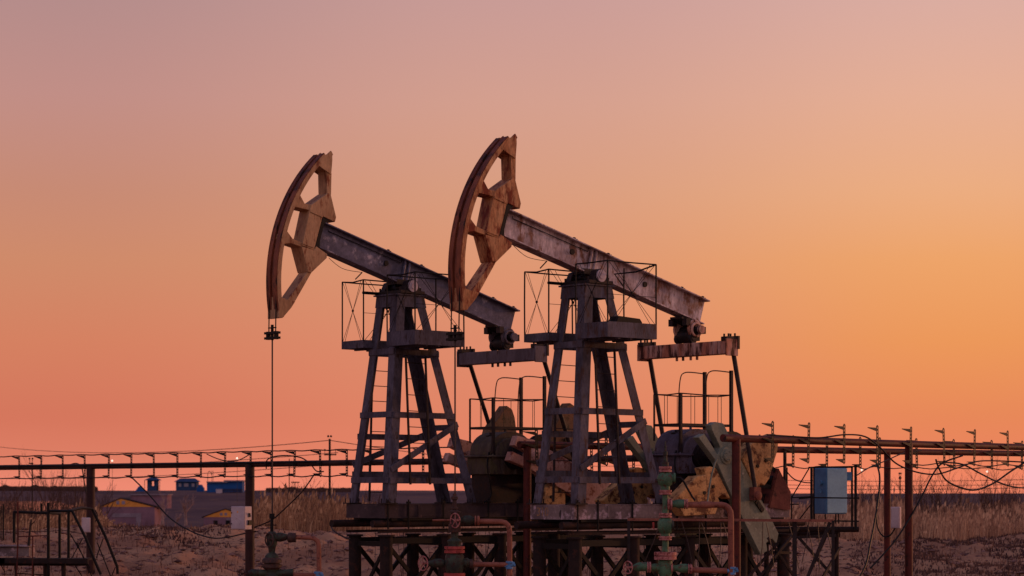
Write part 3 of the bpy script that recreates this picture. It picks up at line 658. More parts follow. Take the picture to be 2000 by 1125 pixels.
# painted number on the right skid
cu = bpy.data.curves.new('painted_number', 'FONT'); cu.body = '310'; cu.size = .24; cu.extrude = .001
to = bpy.data.objects.new('tmp', cu); C.objects.link(to); dg = bpy.context.evaluated_depsgraph_get()
me = bpy.data.meshes.new_from_object(to.evaluated_get(dg)); bpy.data.objects.remove(to)
me.materials.clear(); me.materials.append(M['number'])
no = bpy.data.objects.new('painted_number', me); C.objects.link(no)
skB = [c for c in pjB.children if c.name.startswith('skid')][0]
no.parent = skB; no.rotation_euler = (R(90), 0, R(-90)); no.location = (-1.2825, .46, ZS - .22)

# ------------------------------------------------------------------ pile foundations
def foundation(O, label, th):
    root = empty('pile_foundation', O, th); tag(root, label, 'foundation', 'pile foundations under the pump jacks')
    xs = (-1.15, .35, 1.85, 3.35, 4.6)
    for x in xs:
        for y in (-.52, .52):
            MB().lathe([(.13, 0), (.13, 2.17), (.17, 2.175), (.17, 2.21)], (x, y, -.1), 'z', 14).build('pile', 'pile', root)
    for y, x0 in ((-.52, -1.5), (.52, -1.74)):
        m = MB(); m.lathe([(.055, x0 + .004), (.075, x0), (.075, 5.2)], (0, y, 2.335), 'x', 14); m.box((1.7, y, 2.175), (6.2, .24, .03) if False else (6.1, .05, .05))
        m.build('header_pipe', 'pile', root)
    m = MB()
    for y in (-.52, .52): m.box((1.7, y, 2.42), (5.6, .22, .05))
    m.build('packing_plate', 'black', root)
    for y in (-.52, .52):
        m = MB()
        for a, b in zip(xs, xs[1:]):
            m.bar((a, y, 1.99), (b, y, 1.99), .10, .12)
        m.build('brace_beam', 'black', root)
        m = MB()
        for i, (a, b) in enumerate(zip(xs, xs[1:])):
            m.bar((a + .05, y + .03, 1.92), (b - .05, y + .03, .5), .05, .08); m.bar((a + .05, y - .04, .5), (b - .05, y - .04, 1.92), .05, .08)
        m.build('diagonal_brace', 'black', root)
    m = MB()
    for x in xs: m.bar((x, -.5, 1.9), (x, .5, .6), .04, .07); m.bar((x, -.5, 1.93), (x, .5, 1.93), .08, .1)
    m.build('cross_brace', 'black', root)
    m = MB(); rnd = random.Random(3)
    for i in range(26):
        x = rnd.uniform(-1.2, 4.4); y = rnd.choice((-.45, 0, .45)); d_ = rnd.uniform(-.35, .35)
        MB().tube([(x, y, 2.2), (x + d_ * .5, y, 1.2), (x + d_, y + .05, .1)], .006, 4).build('hanging_wire', 'dark', root)
    return root
foundation(O1, 'dark pipe pile foundation under the slate blue left pump jack', TH + R(.8))
foundation(O2, 'dark pipe pile foundation under the pale beamed right pump jack', TH)

# ------------------------------------------------------------------ wellheads
def wellhead(cx, Y, label, spec, pipes, wheels, blue):
    root = empty('wellhead', at(cx, HZ, Y).xy.to_3d()); tag(root, label, 'wellhead', 'wellheads'); o = root.location; k = Y / F
    def z(py): return ZC - (py - HZ) * k
    for nm, mt, prof in spec:
        MB().lathe([(r * k, z(py)) for r, py in prof], (0, 0, 0), 'z', 18).build(nm, mt, root)
    def lp(px, py, dy=0): return Vector(((px - cx) * k, dy, z(py)))
    for nm, mt, pts, r in pipes:
        pp = [lp(*p) for p in pts]
        MB().tube(pp, [q * k for q in r] if isinstance(r, (list, tuple)) else r * k, 14).build(nm, mt, root)
    for px, py, r, mt, dy in wheels:
        m = MB(); c_ = lp(px, py, dy)
        # wheel turned about 35 degrees away from the viewer
        a = Vector((math.cos(R(-48)), math.sin(R(-48)), 0)); n_ = 22; rr = r * k
        m.tube([c_ + a * rr * math.cos(2 * math.pi * i / n_) + Vector((0, 0, rr * math.sin(2 * math.pi * i / n_))) for i in range(n_ + 1)], 1.3 * k, 6, False)
        for j in range(5):
            t = j * 1.2566 + .3; m.tube([c_, c_ + a * rr * math.cos(t) + Vector((0, 0, rr * math.sin(t)))], .9 * k, 5)
        nn = Vector((a.y, -a.x, 0)); nn = -nn if nn.y < 0 else nn
        m.tube([c_ - nn * 2.5 * k, c_ + nn * 10 * k], 1.8 * k, 8)
        m.build('handwheel', mt, root)
    if blue:
        bx, by = blue; c_ = lp(bx, by); m = MB()
        m.lathe([(5 * k, -8 * k), (7 * k, -7 * k), (7 * k, -3 * k), (5.5 * k, -3 * k), (5.5 * k, 4 * k), (7 * k, 4 * k), (7 * k, 8 * k)], c_, 'z', 12)
        m.lathe([(4 * k, -10 * k), (5 * k, -4 * k), (5 * k, 6 * k), (3 * k, 7 * k), (3 * k, 12 * k)], c_, 'x', 10); m.box(c_ + Vector((8 * k, -2 * k, 4 * k)), (5 * k, 6 * k, 5 * k))
        m.build('blue_valve', 'blue', root)
    return root
def proj(p): return 1000 + F * p.x / p.y
YA, YB = rodA.y, rodB.y
xA_, xB_ = proj(rodA), proj(rodB)
d = xA_ - 533
wellhead(xA_, YA, 'dark grimy wellhead under the rod of the left pump jack', [
    ('stem', 'black', [(5, 1003), (5, 1012), (3, 1013), (3.4, 1040)]),
    ('valve_body', 'dkgreen', [(6, 1038), (10, 1042), (10.5, 1062), (8, 1068), (7, 1072), (6, 1080)]),
    ('bonnet', 'dkgreen', [(6, 1079), (13, 1085), (14, 1089)]),
    ('casing_flange', 'dkflange', [(14, 1089), (18, 1091), (19.5, 1094), (19.5, 1099), (15, 1100), (15, 1101), (19.5, 1102), (19, 1108), (14, 1112)]),
    ('casing_body', 'dkgreen', [(13, 1112), (11, 1118), (14, 1126), (14, 1240)])],
    [('side_valve', 'dkgreen', [(538 + d, 1049), (545 + d, 1049), (550 + d, 1049), (556 + d, 1049), (562 + d, 1049)], [6, 9, 9.5, 8, 6]),
     ('flange', 'dkflange', [(563 + d, 1050), (566 + d, 1050), (567 + d, 1050), (571 + d, 1050), (572 + d, 1050), (580 + d, 1050)], [6, 10, 10, 10, 9.5, 9.5]),
     ('flow_pipe', 'flow', [(580 + d, 1049), (608 + d, 1050), (616 + d, 1052), (622 + d, 1057), (624.5 + d, 1065), (625 + d, 1090), (626 + d, 1330)], 4.6),
     ('side_valve', 'dkgreen', [(487 + d, 1120), (495 + d, 1119), (510 + d, 1119), (560 + d, 1119), (575 + d, 1119)], [5, 8, 7, 7, 9]),
     ('flow_pipe', 'flow', [(570 + d, 1123), (624 + d, 1124)], 5),
     ('stem_arm', 'black', [(521 + d, 1025.5), (542 + d, 1025.5)], 1)],
    [(529.5 + d, 1054, 13, 'dkflange', -.14), (476 + d, 1120, 9, 'dkflange', -.1)], (622 + d, 1124))
d = xB_ - 890
wellhead(xB_, YB, 'grimy green wellhead with red flanges under the rod of the right pump jack', [
    ('stem', 'dkflange', [(3.5, 964), (4, 969), (7, 970), (7, 975), (5, 976), (4, 977), (4, 990), (7, 991), (7, 994), (5, 995), (8, 998), (12, 998.5), (12, 1001), (7, 1001.5)]),
    ('valve_body', 'dkflange', [(8, 1001.5), (9, 1022), (12, 1024), (12, 1038), (11.5, 1039.5)]),
    ('neck', 'dkgreen', [(7, 1039.5), (7, 1051), (14.5, 1056), (14.5, 1058), (12, 1063), (12, 1067)]),
    ('red_flange', 'redfl', [(20, 1067), (20, 1072.4), (17, 1072.5), (17, 1074.4), (20, 1074.5), (20, 1080)]),
    ('casing_body', 'dkgreen', [(15, 1080), (18, 1085), (20, 1100), (17, 1115), (15, 1119)]),
    ('base_flange', 'redfl', [(21, 1119), (21, 1128), (16, 1128.1), (16, 1240)])],
    [('bleed_pipe', 'flow', [(847 + d, 1016), (884 + d, 1016)], 2.2),
     ('side_valve', 'dkgreen', [(898 + d, 1017), (905 + d, 1016), (908 + d, 1016), (920 + d, 1016), (925 + d, 1016), (929 + d, 1016)], [5, 6, 9, 9.5, 7, 5]),
     ('flange', 'flow', [(929 + d, 1017), (930 + d, 1017), (932 + d, 1017), (933 + d, 1017), (935 + d, 1017), (938 + d, 1017), (939 + d, 1017)], [6, 10, 10, 6, 10, 10, 6]),
     ('flow_pipe', 'flow', [(938 + d, 1018), (982 + d, 1019), (989 + d, 1021), (994.5 + d, 1026), (997 + d, 1033), (997.5 + d, 1050), (998 + d, 1320)], 5.2),
     ('side_valve', 'dkgreen', [(838 + d, 1100), (846 + d, 1100), (852 + d, 1100), (864 + d, 1100), (870 + d, 1100)], [4, 6, 9, 9, 6]),
     ('side_valve', 'dkgreen', [(908 + d, 1099), (914 + d, 1099), (919 + d, 1100)], [8, 10, 7]),
     ('flange', 'dkflange', [(919 + d, 1101), (920 + d, 1101), (926 + d, 1101), (927 + d, 1101)], [6, 9, 9, 6]),
     ('flow_pipe', 'flow', [(927 + d, 1102), (995 + d, 1103)], 4.8)],
    [(891.6 + d, 1016.5, 14, 'pinkfl', -.16), (829 + d, 1100, 14, 'pinkfl', -.12)], (997 + d, 1104))
xr3 = proj(rodB); step = (rodB - rodA)
W3 = rodB + step * .93
Y3 = W3.y
wellhead(1299.5, Y3, 'bright green wellhead tree with pink flanges in front of the right pump jack', [
    ('gauge_stem', 'dkgreen', [(1, 862), (1.3, 870), (2.4, 871), (2.4, 873), (1.6, 874), (1.8, 881), (4.2, 882), (4.2, 889), (3.4, 890), (4, 902), (6.5, 903), (6.5, 911)]),
    ('valve_body', 'green', [(8, 922), (13, 926), (16, 931), (16.5, 938), (14, 945), (9, 950), (9, 957)]),
    ('pipe_body', 'green', [(6, 966), (6.3, 1002)]),
    ('valve_body', 'green', [(8, 1011), (13, 1015), (15.5, 1021), (15.5, 1032), (12, 1040), (9, 1042), (9, 1047)]),
    ('pipe_body', 'green', [(6.4, 1055), (6.4, 1078)]),
    ('cross_body', 'green', [(12, 1093), (14, 1096), (14, 1120), (12, 1124), (12, 1180), (20, 1181), (20, 1260)])] +
    [('flange', 'pinkfl', [(r * .93, a), (r, a + .3), (r, (a + b) / 2 - .9), (r * .8, (a + b) / 2 - .8), (r * .8, (a + b) / 2 + .8), (r, (a + b) / 2 + .9), (r, b - .3), (r * .93, b)]) for r, a, b in
     ((12.5, 911, 922), (12.5, 957, 966), (12.5, 1002, 1011), (12.5, 1047, 1055), (22, 1078, 1093))],
    [('side_valve', 'green', [(1305, 985), (1310, 985), (1318, 984), (1324, 984), (1335, 984), (1340, 984)], [6, 7, 7, 9, 9, 6]),
     ('flange', 'pinkfl', [(1303, 985), (1304, 985), (1307, 985), (1308, 985), (1309, 985), (1312, 985), (1313, 985)], [7, 11.5, 11.5, 8, 11.5, 11.5, 7]),
     ('flange', 'pinkfl', [(1335.5, 984.5), (1336, 984.5), (1338, 984.5), (1339, 984.5), (1340, 984.5), (1343, 984.5), (1344, 984.5)], [6, 10, 10, 6, 10, 10, 6]),
     ('flow_pipe', 'flow', [(1343, 986), (1410, 986), (1417, 988), (1423, 993), (1426.5, 1000), (1427.5, 1010), (1428, 1110), (1428, 1300)], 6),
     ('pipe_sleeve', 'flow', [(1369, 986), (1389, 986)], 7),
     ('side_valve', 'green', [(1236, 1108), (1243, 1108), (1250, 1107), (1262, 1107), (1268, 1108), (1288, 1108)], [4, 8, 9.5, 9, 6, 9]),
     ('flange', 'pinkfl', [(1263, 1108), (1264, 1108), (1266, 1108), (1267, 1108), (1268, 1108), (1271, 1108), (1272, 1108)], [6, 11, 11, 7, 11, 11, 6]),
     ('side_valve', 'green', [(1311, 1110), (1320, 1110), (1330, 1110), (1340, 1110), (1346, 1110)], [8, 6, 9, 9, 7]),
     ('flange', 'pinkfl', [(1309, 1109), (1310, 1109), (1313, 1109), (1314, 1109)], [7, 11, 11, 7]),
     ('flange', 'pinkfl', [(1343, 1111), (1344, 1111), (1346, 1111), (1347, 1111), (1348, 1111), (1351, 1111), (1352, 1111)], [6, 10, 10, 6, 10, 10, 6]),
     ('flow_pipe', 'flow', [(1351, 1113), (1420, 1115)], 5.6),
     ('bonnet', 'green', [(1285, 938), (1290, 937), (1291, 937), (1314, 934), (1316, 934), (1319, 934)], [5, 8, 9, 9, 11, 10]),
     ('bonnet', 'dkgreen', [(1286, 1029), (1291, 1029), (1292, 1028), (1310, 1027), (1312, 1027), (1316, 1027)], [5, 9, 10, 10, 12, 10]),
     ('lever', 'redfl', [(1276, 1020), (1276.5, 1027), (1276.5, 1033), (1274, 1029)], 2.2),
     ('lever', 'dkflange', [(1279, 939), (1285, 939)], 4),
     ('hose', 'cable', [(1311, 944), (1316, 938), (1322, 933), (1328, 933), (1335, 940), (1345, 958), (1352, 970), (1358, 978)], 2)],
    [(1226, 1108, 12, 'pinkfl', -.1)], (1430, 1115))

# ------------------------------------------------------------------ cable racks
def unp_line(px, py, P0, P1):
    """pixel -> point in the vertical plane through P0-P1"""
    dr = (P1 - P0); n = Vector((dr.y, -dr.x, 0)); dd = Vector(((px - 1000) / F, 1, -(py - HZ) / F)); c = Vector((0, 0, ZC))
    t = (P0 - c).dot(n) / dd.dot(n); return c + dd * t
def rack(label, P0, P1, rp, posts, brs, hb, mtp, rpost, arm, gp):
    root = empty('cable_rack', (P0.x, P0.y, 0)); tag(root, label, 'cable rack', gp); o = root.location
    dr = (P1 - P0).normalized(); nr = Vector((-dr.y, dr.x, 0)); nr = -nr if nr.y > 0 else nr     # towards the viewer
    MB().tube([P0 - o, (P0 + P1) / 2 - o + Vector((0, 0, -.01)), P1 - o], rp, 14).build('carrier_pipe', mtp, root)
    for px in posts:
        p = unp_line(px, 900, P0, P1); t = (p - P0).dot(dr); q = P0 + dr * t - o
        MB().tube([(q.x, q.y, -.2), (q.x, q.y, q.z - rp * .2)], rpost, 14).build('post', mtp, root)
    tips = []
    for px in brs:
        p = unp_line(px, 900, P0, P1); t = (p.xy.to_3d() - P0.xy.to_3d()).dot(dr.xy.to_3d().normalized()); q = P0.lerp(P1, t / (P1 - P0).xy.length)
        q = q + nr * (rp + .02); m = MB(); tw_ = .03; rj = random.uniform(-.03, .03)
        top, bot = hb
        # perforated strip: two rails and rungs
        dx = dr.xy.to_3d().normalized()
        def w(a, zz): return q - o + dx * a + Vector((rj * zz, 0, zz))
        for s in (-.028, .028): m.bar(w(s, -bot), w(s, top), .010, .022, dx)
        nn = int((top + bot) / .075)
        for i in range(nn + 1): zz = lerp(-bot, top, i / nn); m.bar(w(-.02, zz), w(.02, zz), .008, .038)
        ends = []
        for zz, up_, ln in ((top, 1, arm), (0.0, 1, arm * .95), (-bot, -1, arm)):
            a0 = w(-.03, zz); dv = -dx * ln
            if zz == top and arm < .335: poly = [a0 + Vector((0, 0, -.035)), a0 + Vector((0, 0, -.105)), a0 + dv + Vector((0, 0, -.045)), a0 + dv + Vector((0, 0, -.03))]
            elif zz == top: poly = [a0, a0 + Vector((0, 0, -.085)), a0 + dv + Vector((0, 0, -.005)), a0 + dv + Vector((0, 0, .01))]
            elif zz < 0: poly = [a0 + Vector((0, 0, 0)), a0 + Vector((0, 0, .085)), a0 + dv + Vector((0, 0, .105)), a0 + dv + Vector((0, 0, .095))]
            else: poly = [a0, a0 + Vector((0, 0, -.07)), a0 + dv + Vector((0, 0, .01)), a0 + dv + Vector((0, 0, .02))]
            if arm > .3 and zz < 0: poly = [a0, a0 + Vector((0, 0, .085)), a0 + dv * .8 + Vector((0, 0, .08)), a0 + dv * .8 + Vector((0, 0, .07))]
            f0 = nr * -.012; m.add([v + f0 for v in poly] + [v + nr * .012 for v in poly], [(0, 1, 2, 3), (7, 6, 5, 4), (0, 4, 5, 1), (1, 5, 6, 2), (2, 6, 7, 3), (3, 7, 4, 0)])
            ends.append(a0 + dv * .5 + Vector((0, 0, .03)) + o)
        m.build('cable_bracket', 'black', root, smooth=False); tips.append(ends)
    return root, tips
# front right rack
A0 = at(1412, 855.5, 42.7); A1 = at(2130, 877, 54.2)
brA = [1501, 1571.5, 1641, 1706, 1771, 1836, 1896, 1961, 2020]
rA, tA = rack('thick red oxide pipe rack at the right, nearest one with tall brackets', A0, A1, .075, [1438, 1775], brA, (.34, .44), 'redpipe', .085, .33, 'pipe cable racks')
B0 = at(1014, 868.5, 45.5); B1 = at(2130, 888, 58.6)
brB = [1042, 1178, 1200, 1478, 1543, 1609, 1674, 1712, 1784, 1857, 1931, 1990]
rB, tB = rack('red oxide pipe rack running behind the right pump jack to the right edge', B0, B1, .075, [1030, 1733], brB, (.30, .40), 'redpipe', .08, .33, 'pipe cable racks')
C0 = at(-60, 914, 71.5); C1 = at(1268, 895, 52.3)
brC = [-2, 43, 86, 128, 171, 218, 262, 306, 352, 398, 445, 495, 536, 581, 631, 683, 728, 780, 832, 1161, 1243]
rC, tC = rack('long blackish pipe rack on the left carrying many short cable brackets', C0, C1, .082, [177, 488], brC, (.32, .36), 'darkpipe', .13, .34, 'pipe cable racks')

def cable(label, pts, r=.016, mt='cable', n=6):
    m = MB(); m.tube(spline(pts, n), r, 6)
    return tag(m.build('cable', mt), label, 'cable', 'hanging cables')
def strand(tips, lvl, label, drop, r=.016, a=0, b=None):
    pts = []
    tt = tips[a:b]
    for i, e in enumerate(tt):
        pts.append(e[lvl])
        if i < len(tt) - 1: pts.append((e[lvl] + tt[i + 1][lvl]) / 2 - Vector((0, 0, drop * random.uniform(.5, 1.4))))
    cable(label, pts, r, n=3)
strand(tC, 0, 'long black cable along the bracket tops of the left rack', .02, .018)
strand(tC, 2, 'long black cable along the bracket feet of the left rack', .03, .018)
strand(tC, 1, 'grey black cable lying on the pipe of the left rack', .0, .02, 0, 15)
strand(tA, 2, 'thin black cable along the bracket feet of the front right rack', .05, .013, 4)
strand(tB, 2, 'thin black cable along the bracket feet of the rear right rack', .05, .013, 3)
def pc(pts, Y0, Y1): 
    n = len(pts) - 1; return [at(p[0], p[1], lerp(Y0, Y1, i / n)) for i, p in enumerate(pts)]
cable('grey cable arching over the front right pipe and sagging beyond its post', pc([(1498, 849), (1540, 852), (1600, 855), (1650, 849), (1690, 853), (1720, 875), (1750, 905), (1790, 922), (1830, 926), (1870, 914), (1905, 902), (1940, 900), (2010, 903)], 43.2, 50), .017)
cable('black cable drooping below the right racks to the frame edge', pc([(1828, 898), (1834, 915), (1848, 938), (1875, 952), (1905, 957), (1940, 944), (1975, 920), (2010, 898)], 47, 50.5), .02)
cable('black cable crossing down to the right from a bracket foot', pc([(1845, 903), (1880, 907), (1915, 925), (1950, 942), (1985, 952), (2015, 952)], 48, 51), .018)
cable('black cable hanging from the rear rack bracket to the ground', pc([(1712, 905), (1718, 930), (1716, 970), (1708, 1020), (1700, 1060), (1690, 1105), (1665, 1150)], 52.3, 50), .022)
cable('black cable looping from the rear rack into the grey wall box', pc([(1716, 960), (1712, 1000), (1714, 1030), (1725, 1047), (1738, 1046), (1748, 1032)], 52, 51.6), .018)
cable('black cable slanting from the right bracket past the front post', pc([(1880, 890), (1840, 905), (1820, 930), (1800, 970), (1775, 1015), (1745, 1060), (1700, 1110)], 49, 47), .018)
cable('thin cable rising from the blue cabinet to the rear rack', pc([(1674, 928), (1700, 912), (1730, 900), (1765, 885), (1800, 880)], 49, 52), .013)
cable('long black cable drooping from the left rack into the white box', pc([(258, 933), (290, 965), (330, 1010), (370, 1036), (410, 1050), (440, 1050), (478, 1042), (500, 1038)], 66, 62), .02)
cable('black cable from the white box rising to the left rack behind the rod', pc([(497, 1030), (530, 1016), (560, 990), (590, 960), (615, 925)], 62, 60), .018)
cable('looping black cable above the left rack beside the rod', pc([(520, 915), (523, 897), (550, 890), (585, 893), (605, 905), (618, 920), (632, 921)], 61.5, 60), .018)
cable('sagging cable between left rack bracket tops near the white box', pc([(404, 887), (425, 896), (447, 901), (468, 898), (490, 886)], 64, 62.5), .014)
cable('black cable hanging down beside the left rack post', pc([(135, 908), (150, 905), (160, 915), (165, 945), (172, 975), (190, 1005), (185, 1020)], 68.6, 68), .018)
cable('black cable looping under the left end of the skid pipe', pc([(646, 1022), (650, 1035), (668, 1047), (685, 1053)], 46, 45), .016)
cable('white service cable draped over the yellow counterweight', pc([(1382, 980), (1386, 950), (1392, 920), (1400, 896)], 43.2, 43.4), .018, 'crankB')
cable('tangled black rope over the right skid end', pc([(1118, 978), (1100, 990), (1094, 1003), (1098, 1015), (1112, 1018), (1122, 1006), (1118, 992), (1125, 980)], 43.0, 43.0), .016)
cable('thin black cable from the belt guard to the cabinet frame', pc([(1534, 918), (1550, 935), (1570, 942), (1586, 943)], 46.5, 48), .013)

# ------------------------------------------------------------------ boxes on posts
def wall_box(name, px0, py0, px1, py1, Y, dep, label, split=None, side='right', yaw=0):
    p, q = at(px0, py0, Y), at(px1, py1, Y); wd, h = q.x - p.x, p.z - q.z
    root = empty(name, ((p.x + q.x) / 2, Y, q.z), yaw); tag(root, label, 'electrical box')
    o = MB().box((0, 0, h / 2), (wd, dep, h)).build('housing', 'white', root, smooth=False, bevel=.01)
    return root, wd, h
rt, wd, h = wall_box('junction_box', 455, 989, 488, 1034, 60.8, .32, 'off-white control box with switches on the left rack post', yaw=R(-28))
MB().box((-.0, -.17, h / 2), (wd * .94, .02, h * .95)).build('door', 'white', rt, smooth=False, bevel=.005)
m = MB(); m.box((-wd * .42, -.187, h * .72), (.015, .02, .04)); m.box((-wd * .42, -.187, h * .25), (.015, .02, .04)); m.build('hinge', 'black', rt)
MB().lathe([(.035, 0), (.035, .01)], (0, -.186, h * .76), 'y', 3).build('warning_sticker', 'hgable', rt)
m = MB(); m.box((wd / 2 + .02, .02, h * .62), (.04, .05, .11)); m.box((wd / 2 + .02, .04, h * .30), (.05, .16, .13)); m.build('switch', 'black', rt)
rt, wd, h = wall_box('junction_box', 160, 1011, 176, 1040, 66.0, .22, 'small grey box behind the post of the left rack', yaw=R(15))
MB().box((0, -.12, h / 2), (wd * .85, .02, h * .9)).build('door', 'white', rt, smooth=False)
rt, wd, h = wall_box('junction_box', 1741, 990, 1759, 1032, 51.7, .2, 'narrow grey box on the rear post at the right', yaw=R(-20))
MB().box((0, -.11, h / 2), (wd * .8, .02, h * .93)).build('door', 'white', rt, smooth=False)

# ------------------------------------------------------------------ blue cabinet with its frame
YC = 48.0
def fr_pts(m, segs, Y, r):
    for a, b, c, d_ in segs: m.bar(at(a, b, Y), at(c, d_, Y), r, r)
root = empty('electrical_cabinet', at(1634, 1003, YC)); tag(root, 'pale blue electrical cabinet hung inside a black frame', 'electrical cabinet'); o = root.location
k = YC / F; ang = R(-28)
wfull = 46 * k / math.cos(ang); dpt = .5
root.rotation_euler = (0, 0, R(28))
MB().box((.02, .25, 44 * k), (48 * k, .44, 90 * k)).build('housing', 'cabside', root, smooth=False, bevel=.012)
m = MB(); m.box((.03, .02, 44.5 * k), (47 * k, .02, 87 * k)); m.build('door', 'cabinet', root, smooth=False, bevel=.006)
m = MB(); m.tube([(-.25, .2, 60 * k), (-.30, .2, 60 * k)], .05, 10); m.box((-.3, .2, 44 * k), (.04, .08, .08)); m.build('lock_knob', 'cabside', root)
MB().box((.40, .3, 73 * k), (.28, .22, 17 * k)).build('terminal_box', 'cabside', root, smooth=False)
m = MB()
for x in (-.15, .12, .2): m.tube([(x, .2, -.01), (x, .2, -.22)], .014, 6)
m.build('conduit', 'black', root)
root = empty('cabinet_frame', at(1628, 1040, YC)); tag(root, 'black angle iron frame around the pale blue cabinet', 'frame'); o = root.location.copy()
m = MB(); s = []
for (a, b, c, d_) in ((1585, 912, 1585, 1016), (1671, 907, 1671, 1035), (1579, 913, 1674, 911), (1560, 974, 1588, 971), (1585, 972, 1678, 973), (1583, 1017, 1678, 1018)):
    m.bar(at(a, b, YC - .35) - o, at(c, d_, YC - .35) - o, .05 if a == c else .03, .05 if a == c else .03, (0, 1, 0))
m.build('front_frame', 'black', root, smooth=False)
m = MB()
for (a, b, c, d_) in ((1590, 914, 1590, 1016), (1664, 911, 1664, 1033), (1590, 914, 1666, 912)): m.bar(at(a, b, YC + .6) - o, at(c, d_, YC + .6) - o, .04, .04, (0, 1, 0))
for px, py in ((1585, 913), (1671, 911), (1671, 1030)): m.bar(at(px, py, YC - .33) - o, at(px - 2, py, YC + .6) - o, .03, .03)
m.build('rear_frame', 'black', root, smooth=False)
m = MB()
for (a, b, c, d_) in ((1580, 915, 1546, 972), (1546, 972, 1585, 970), (1584, 985, 1560, 1016), (1546, 968, 1546, 1014), (1560, 985, 1540, 985)): m.tube([at(a, b, YC - .3) - o, at(c, d_, YC - .3) - o], .014, 6)
m.bar(at(1536, 913, YC) - o, at(1536, 1000, YC) - o, .05, .05)
m.build('stay_rod', 'black', root)
m = MB(); m.tube([at(1512, 1034, YC - .1) - o, at(1677, 1034, YC - .1) - o], .06, 12); m.tube([at(1512, 1043, YC + .2) - o, at(1640, 1043, YC + .2) - o], .07, 12)
m.build('base_pipe', 'pile', root)
for px, w_ in ((1497, 10), (1536, 7), (1634, 9)):
    MB().tube([at(px, 1040, YC) - o, Vector((at(px, 1040, YC).x, YC, -.2)) - o], w_ / 2 * k, 12).build('pile', 'pile', root)

# trestle with a top bar in front
YT = 42.2
root = empty('pipe_trestle', at(1500, 1125, YT).xy.to_3d()); tag(root, 'thin brown trestle with a level top bar, wires and diagonal legs', 'trestle'); o = root.location.copy()
def T_(px, py, dy=0): return at(px, py, YT + dy) - o
m = MB(); m.bar(T_(1226, 1014.5, 1.0), T_(1628, 1017, 0), .05, .05); m.build('top_bar', 'flow', root, smooth=False)
for px, w_, dy in ((1228, 6, 1.0), (1552, 8, .3), (1627, 5.5, 0)):
    MB().bar(T_(px, 1017, dy), Vector((T_(px, 1017, dy).x, dy, -.1)), w_ * YT / F, w_ * YT / F).build('post', 'dark', root, smooth=False)
m = MB()
for a in ((1621, 1030, 1574, 1135), (1560, 1050, 1640, 1140), (1512, 1090, 1560, 1030), (1470, 1140, 1545, 1060), (1500, 1050, 1560, 1140), (1600, 1140, 1640, 1070), (1550, 1050, 1632, 1046), (1500, 1078, 1545, 1080), (1450, 1140, 1520, 1060)):
    m.bar(T_(a[0], a[1], .5), T_(a[2], a[3], .9), .03, .05)
m.bar(T_(1621, 1020, .02), T_(1572, 1140, .02), .05, .06)
m.build('diagonal_leg', 'dark', root, smooth=False)
m = MB()
for a in ((1331, 1018, 1352, 1100), (1366, 1020, 1362, 1105), (1370, 1020, 1390, 1100), (1408, 1020, 1403, 1110), (1412, 1020, 1432, 1100), (1490, 1020, 1484, 1110), (1496, 1020, 1512, 1110), (1540, 1019, 1560, 1110), (1575, 1019, 1592, 1110), (1580, 1019, 1566, 1100), (1290, 1018, 1258, 1100), (1597, 1020, 1600, 1120), (1610, 1020, 1628, 1100)):
    MB().tube([T_(a[0], a[1], .35), T_((a[0] + a[2]) / 2 + 2, (a[1] + a[3]) / 2, .35), T_(a[2], a[3], .35)], .009, 5).build('hanging_wire', 'rod', root)

# ------------------------------------------------------------------ left stair platform
YP = 52.0
root = empty('stair_platform', at(100, 1125, YP).xy.to_3d()); tag(root, 'dark steel pipe platform with stair rails at the lower left', 'platform'); o = root.location.copy(); k = YP / F
def S(px, py, dy=0): return at(px, py, YP + dy) - o
m = MB()
for a, b, c, d_, dy in ((0, 1095, 172, 1096, 0), (-60, 1095, 10, 1095, 0), (-60, 1100, 172, 1100, 1.4)): m.bar(S(a, b, dy), S(c, d_, dy), .12, .12)
m.box(S(60, 1093, .7), (2.6, 1.5, .05)); m.build('deck', 'pile', root, smooth=False)
for px, y0, y1, w_, dy in ((94.5, 982, 1130, 5.5, 0), (116.5, 1001, 1092, 5, 1.2), (134, 998, 1090, 5, 0), (27.5, 999, 1060, 5, 0), (6.5, 985, 1055, 3, 1.2), (81, 983, 1003, 4.5, 1.2), (2, 990, 1055, 2, .6)):
    MB().tube([S(px, y0, dy), S(px, y1, dy)], w_ / 2 * k * 1.15, 8).build('post', 'black', root)
for px, w_ in ((88, 8), (124, 9), (31, 6), (65, 3), (-20, 8)):
    MB().tube([S(px, 1098, .1), Vector((S(px, 1098).x, .1, -.1))], w_ / 2 * k, 10).build('leg', 'pile', root)
m = MB(); m.tube([S(34.5, 980, -.3), S(35, 1050, -.3), S(32, 1140, -.3)], 1.6 * k, 6); m.tube([S(64, 1048, -.3), S(63, 1140, -.3)], 1.3 * k, 6); m.tube([S(36, 1048, -.3), S(94, 1046, -.3)], 1.3 * k, 6); m.build('red_rod', 'redpipe', root)
m = MB(); m.tube([S(27, 1000), S(94, 1002), S(118, 1003, 1.2)], 2.7 * k, 8); m.tube([S(97, 998), S(141, 998), S(168, 1052), S(185, 1095), S(197, 1122)], 2.9 * k, 8)
m.tube([S(134, 998), S(160, 992, .8), S(180, 994, 1.3), S(206, 1048, 1.3), S(229, 1107, 1.3), S(230, 1121, 1.3)], 2.9 * k, 8); m.build('handrail', 'black', root)
m = MB()
for a in ((137, 1042, 176, 1110), (161, 1052, 140, 1090), (150, 1060, 190, 1150), (201, 1053, 188, 1090), (190, 1060, 218, 1130), (225, 1108, 212, 1140), (147, 1105, 160, 1125), (0, 1100, 10, 1118), (34, 1120, 90, 1123)):
    m.tube([S(a[0], a[1], .5), S(a[2], a[3], .5)], 1.1 * k, 5)
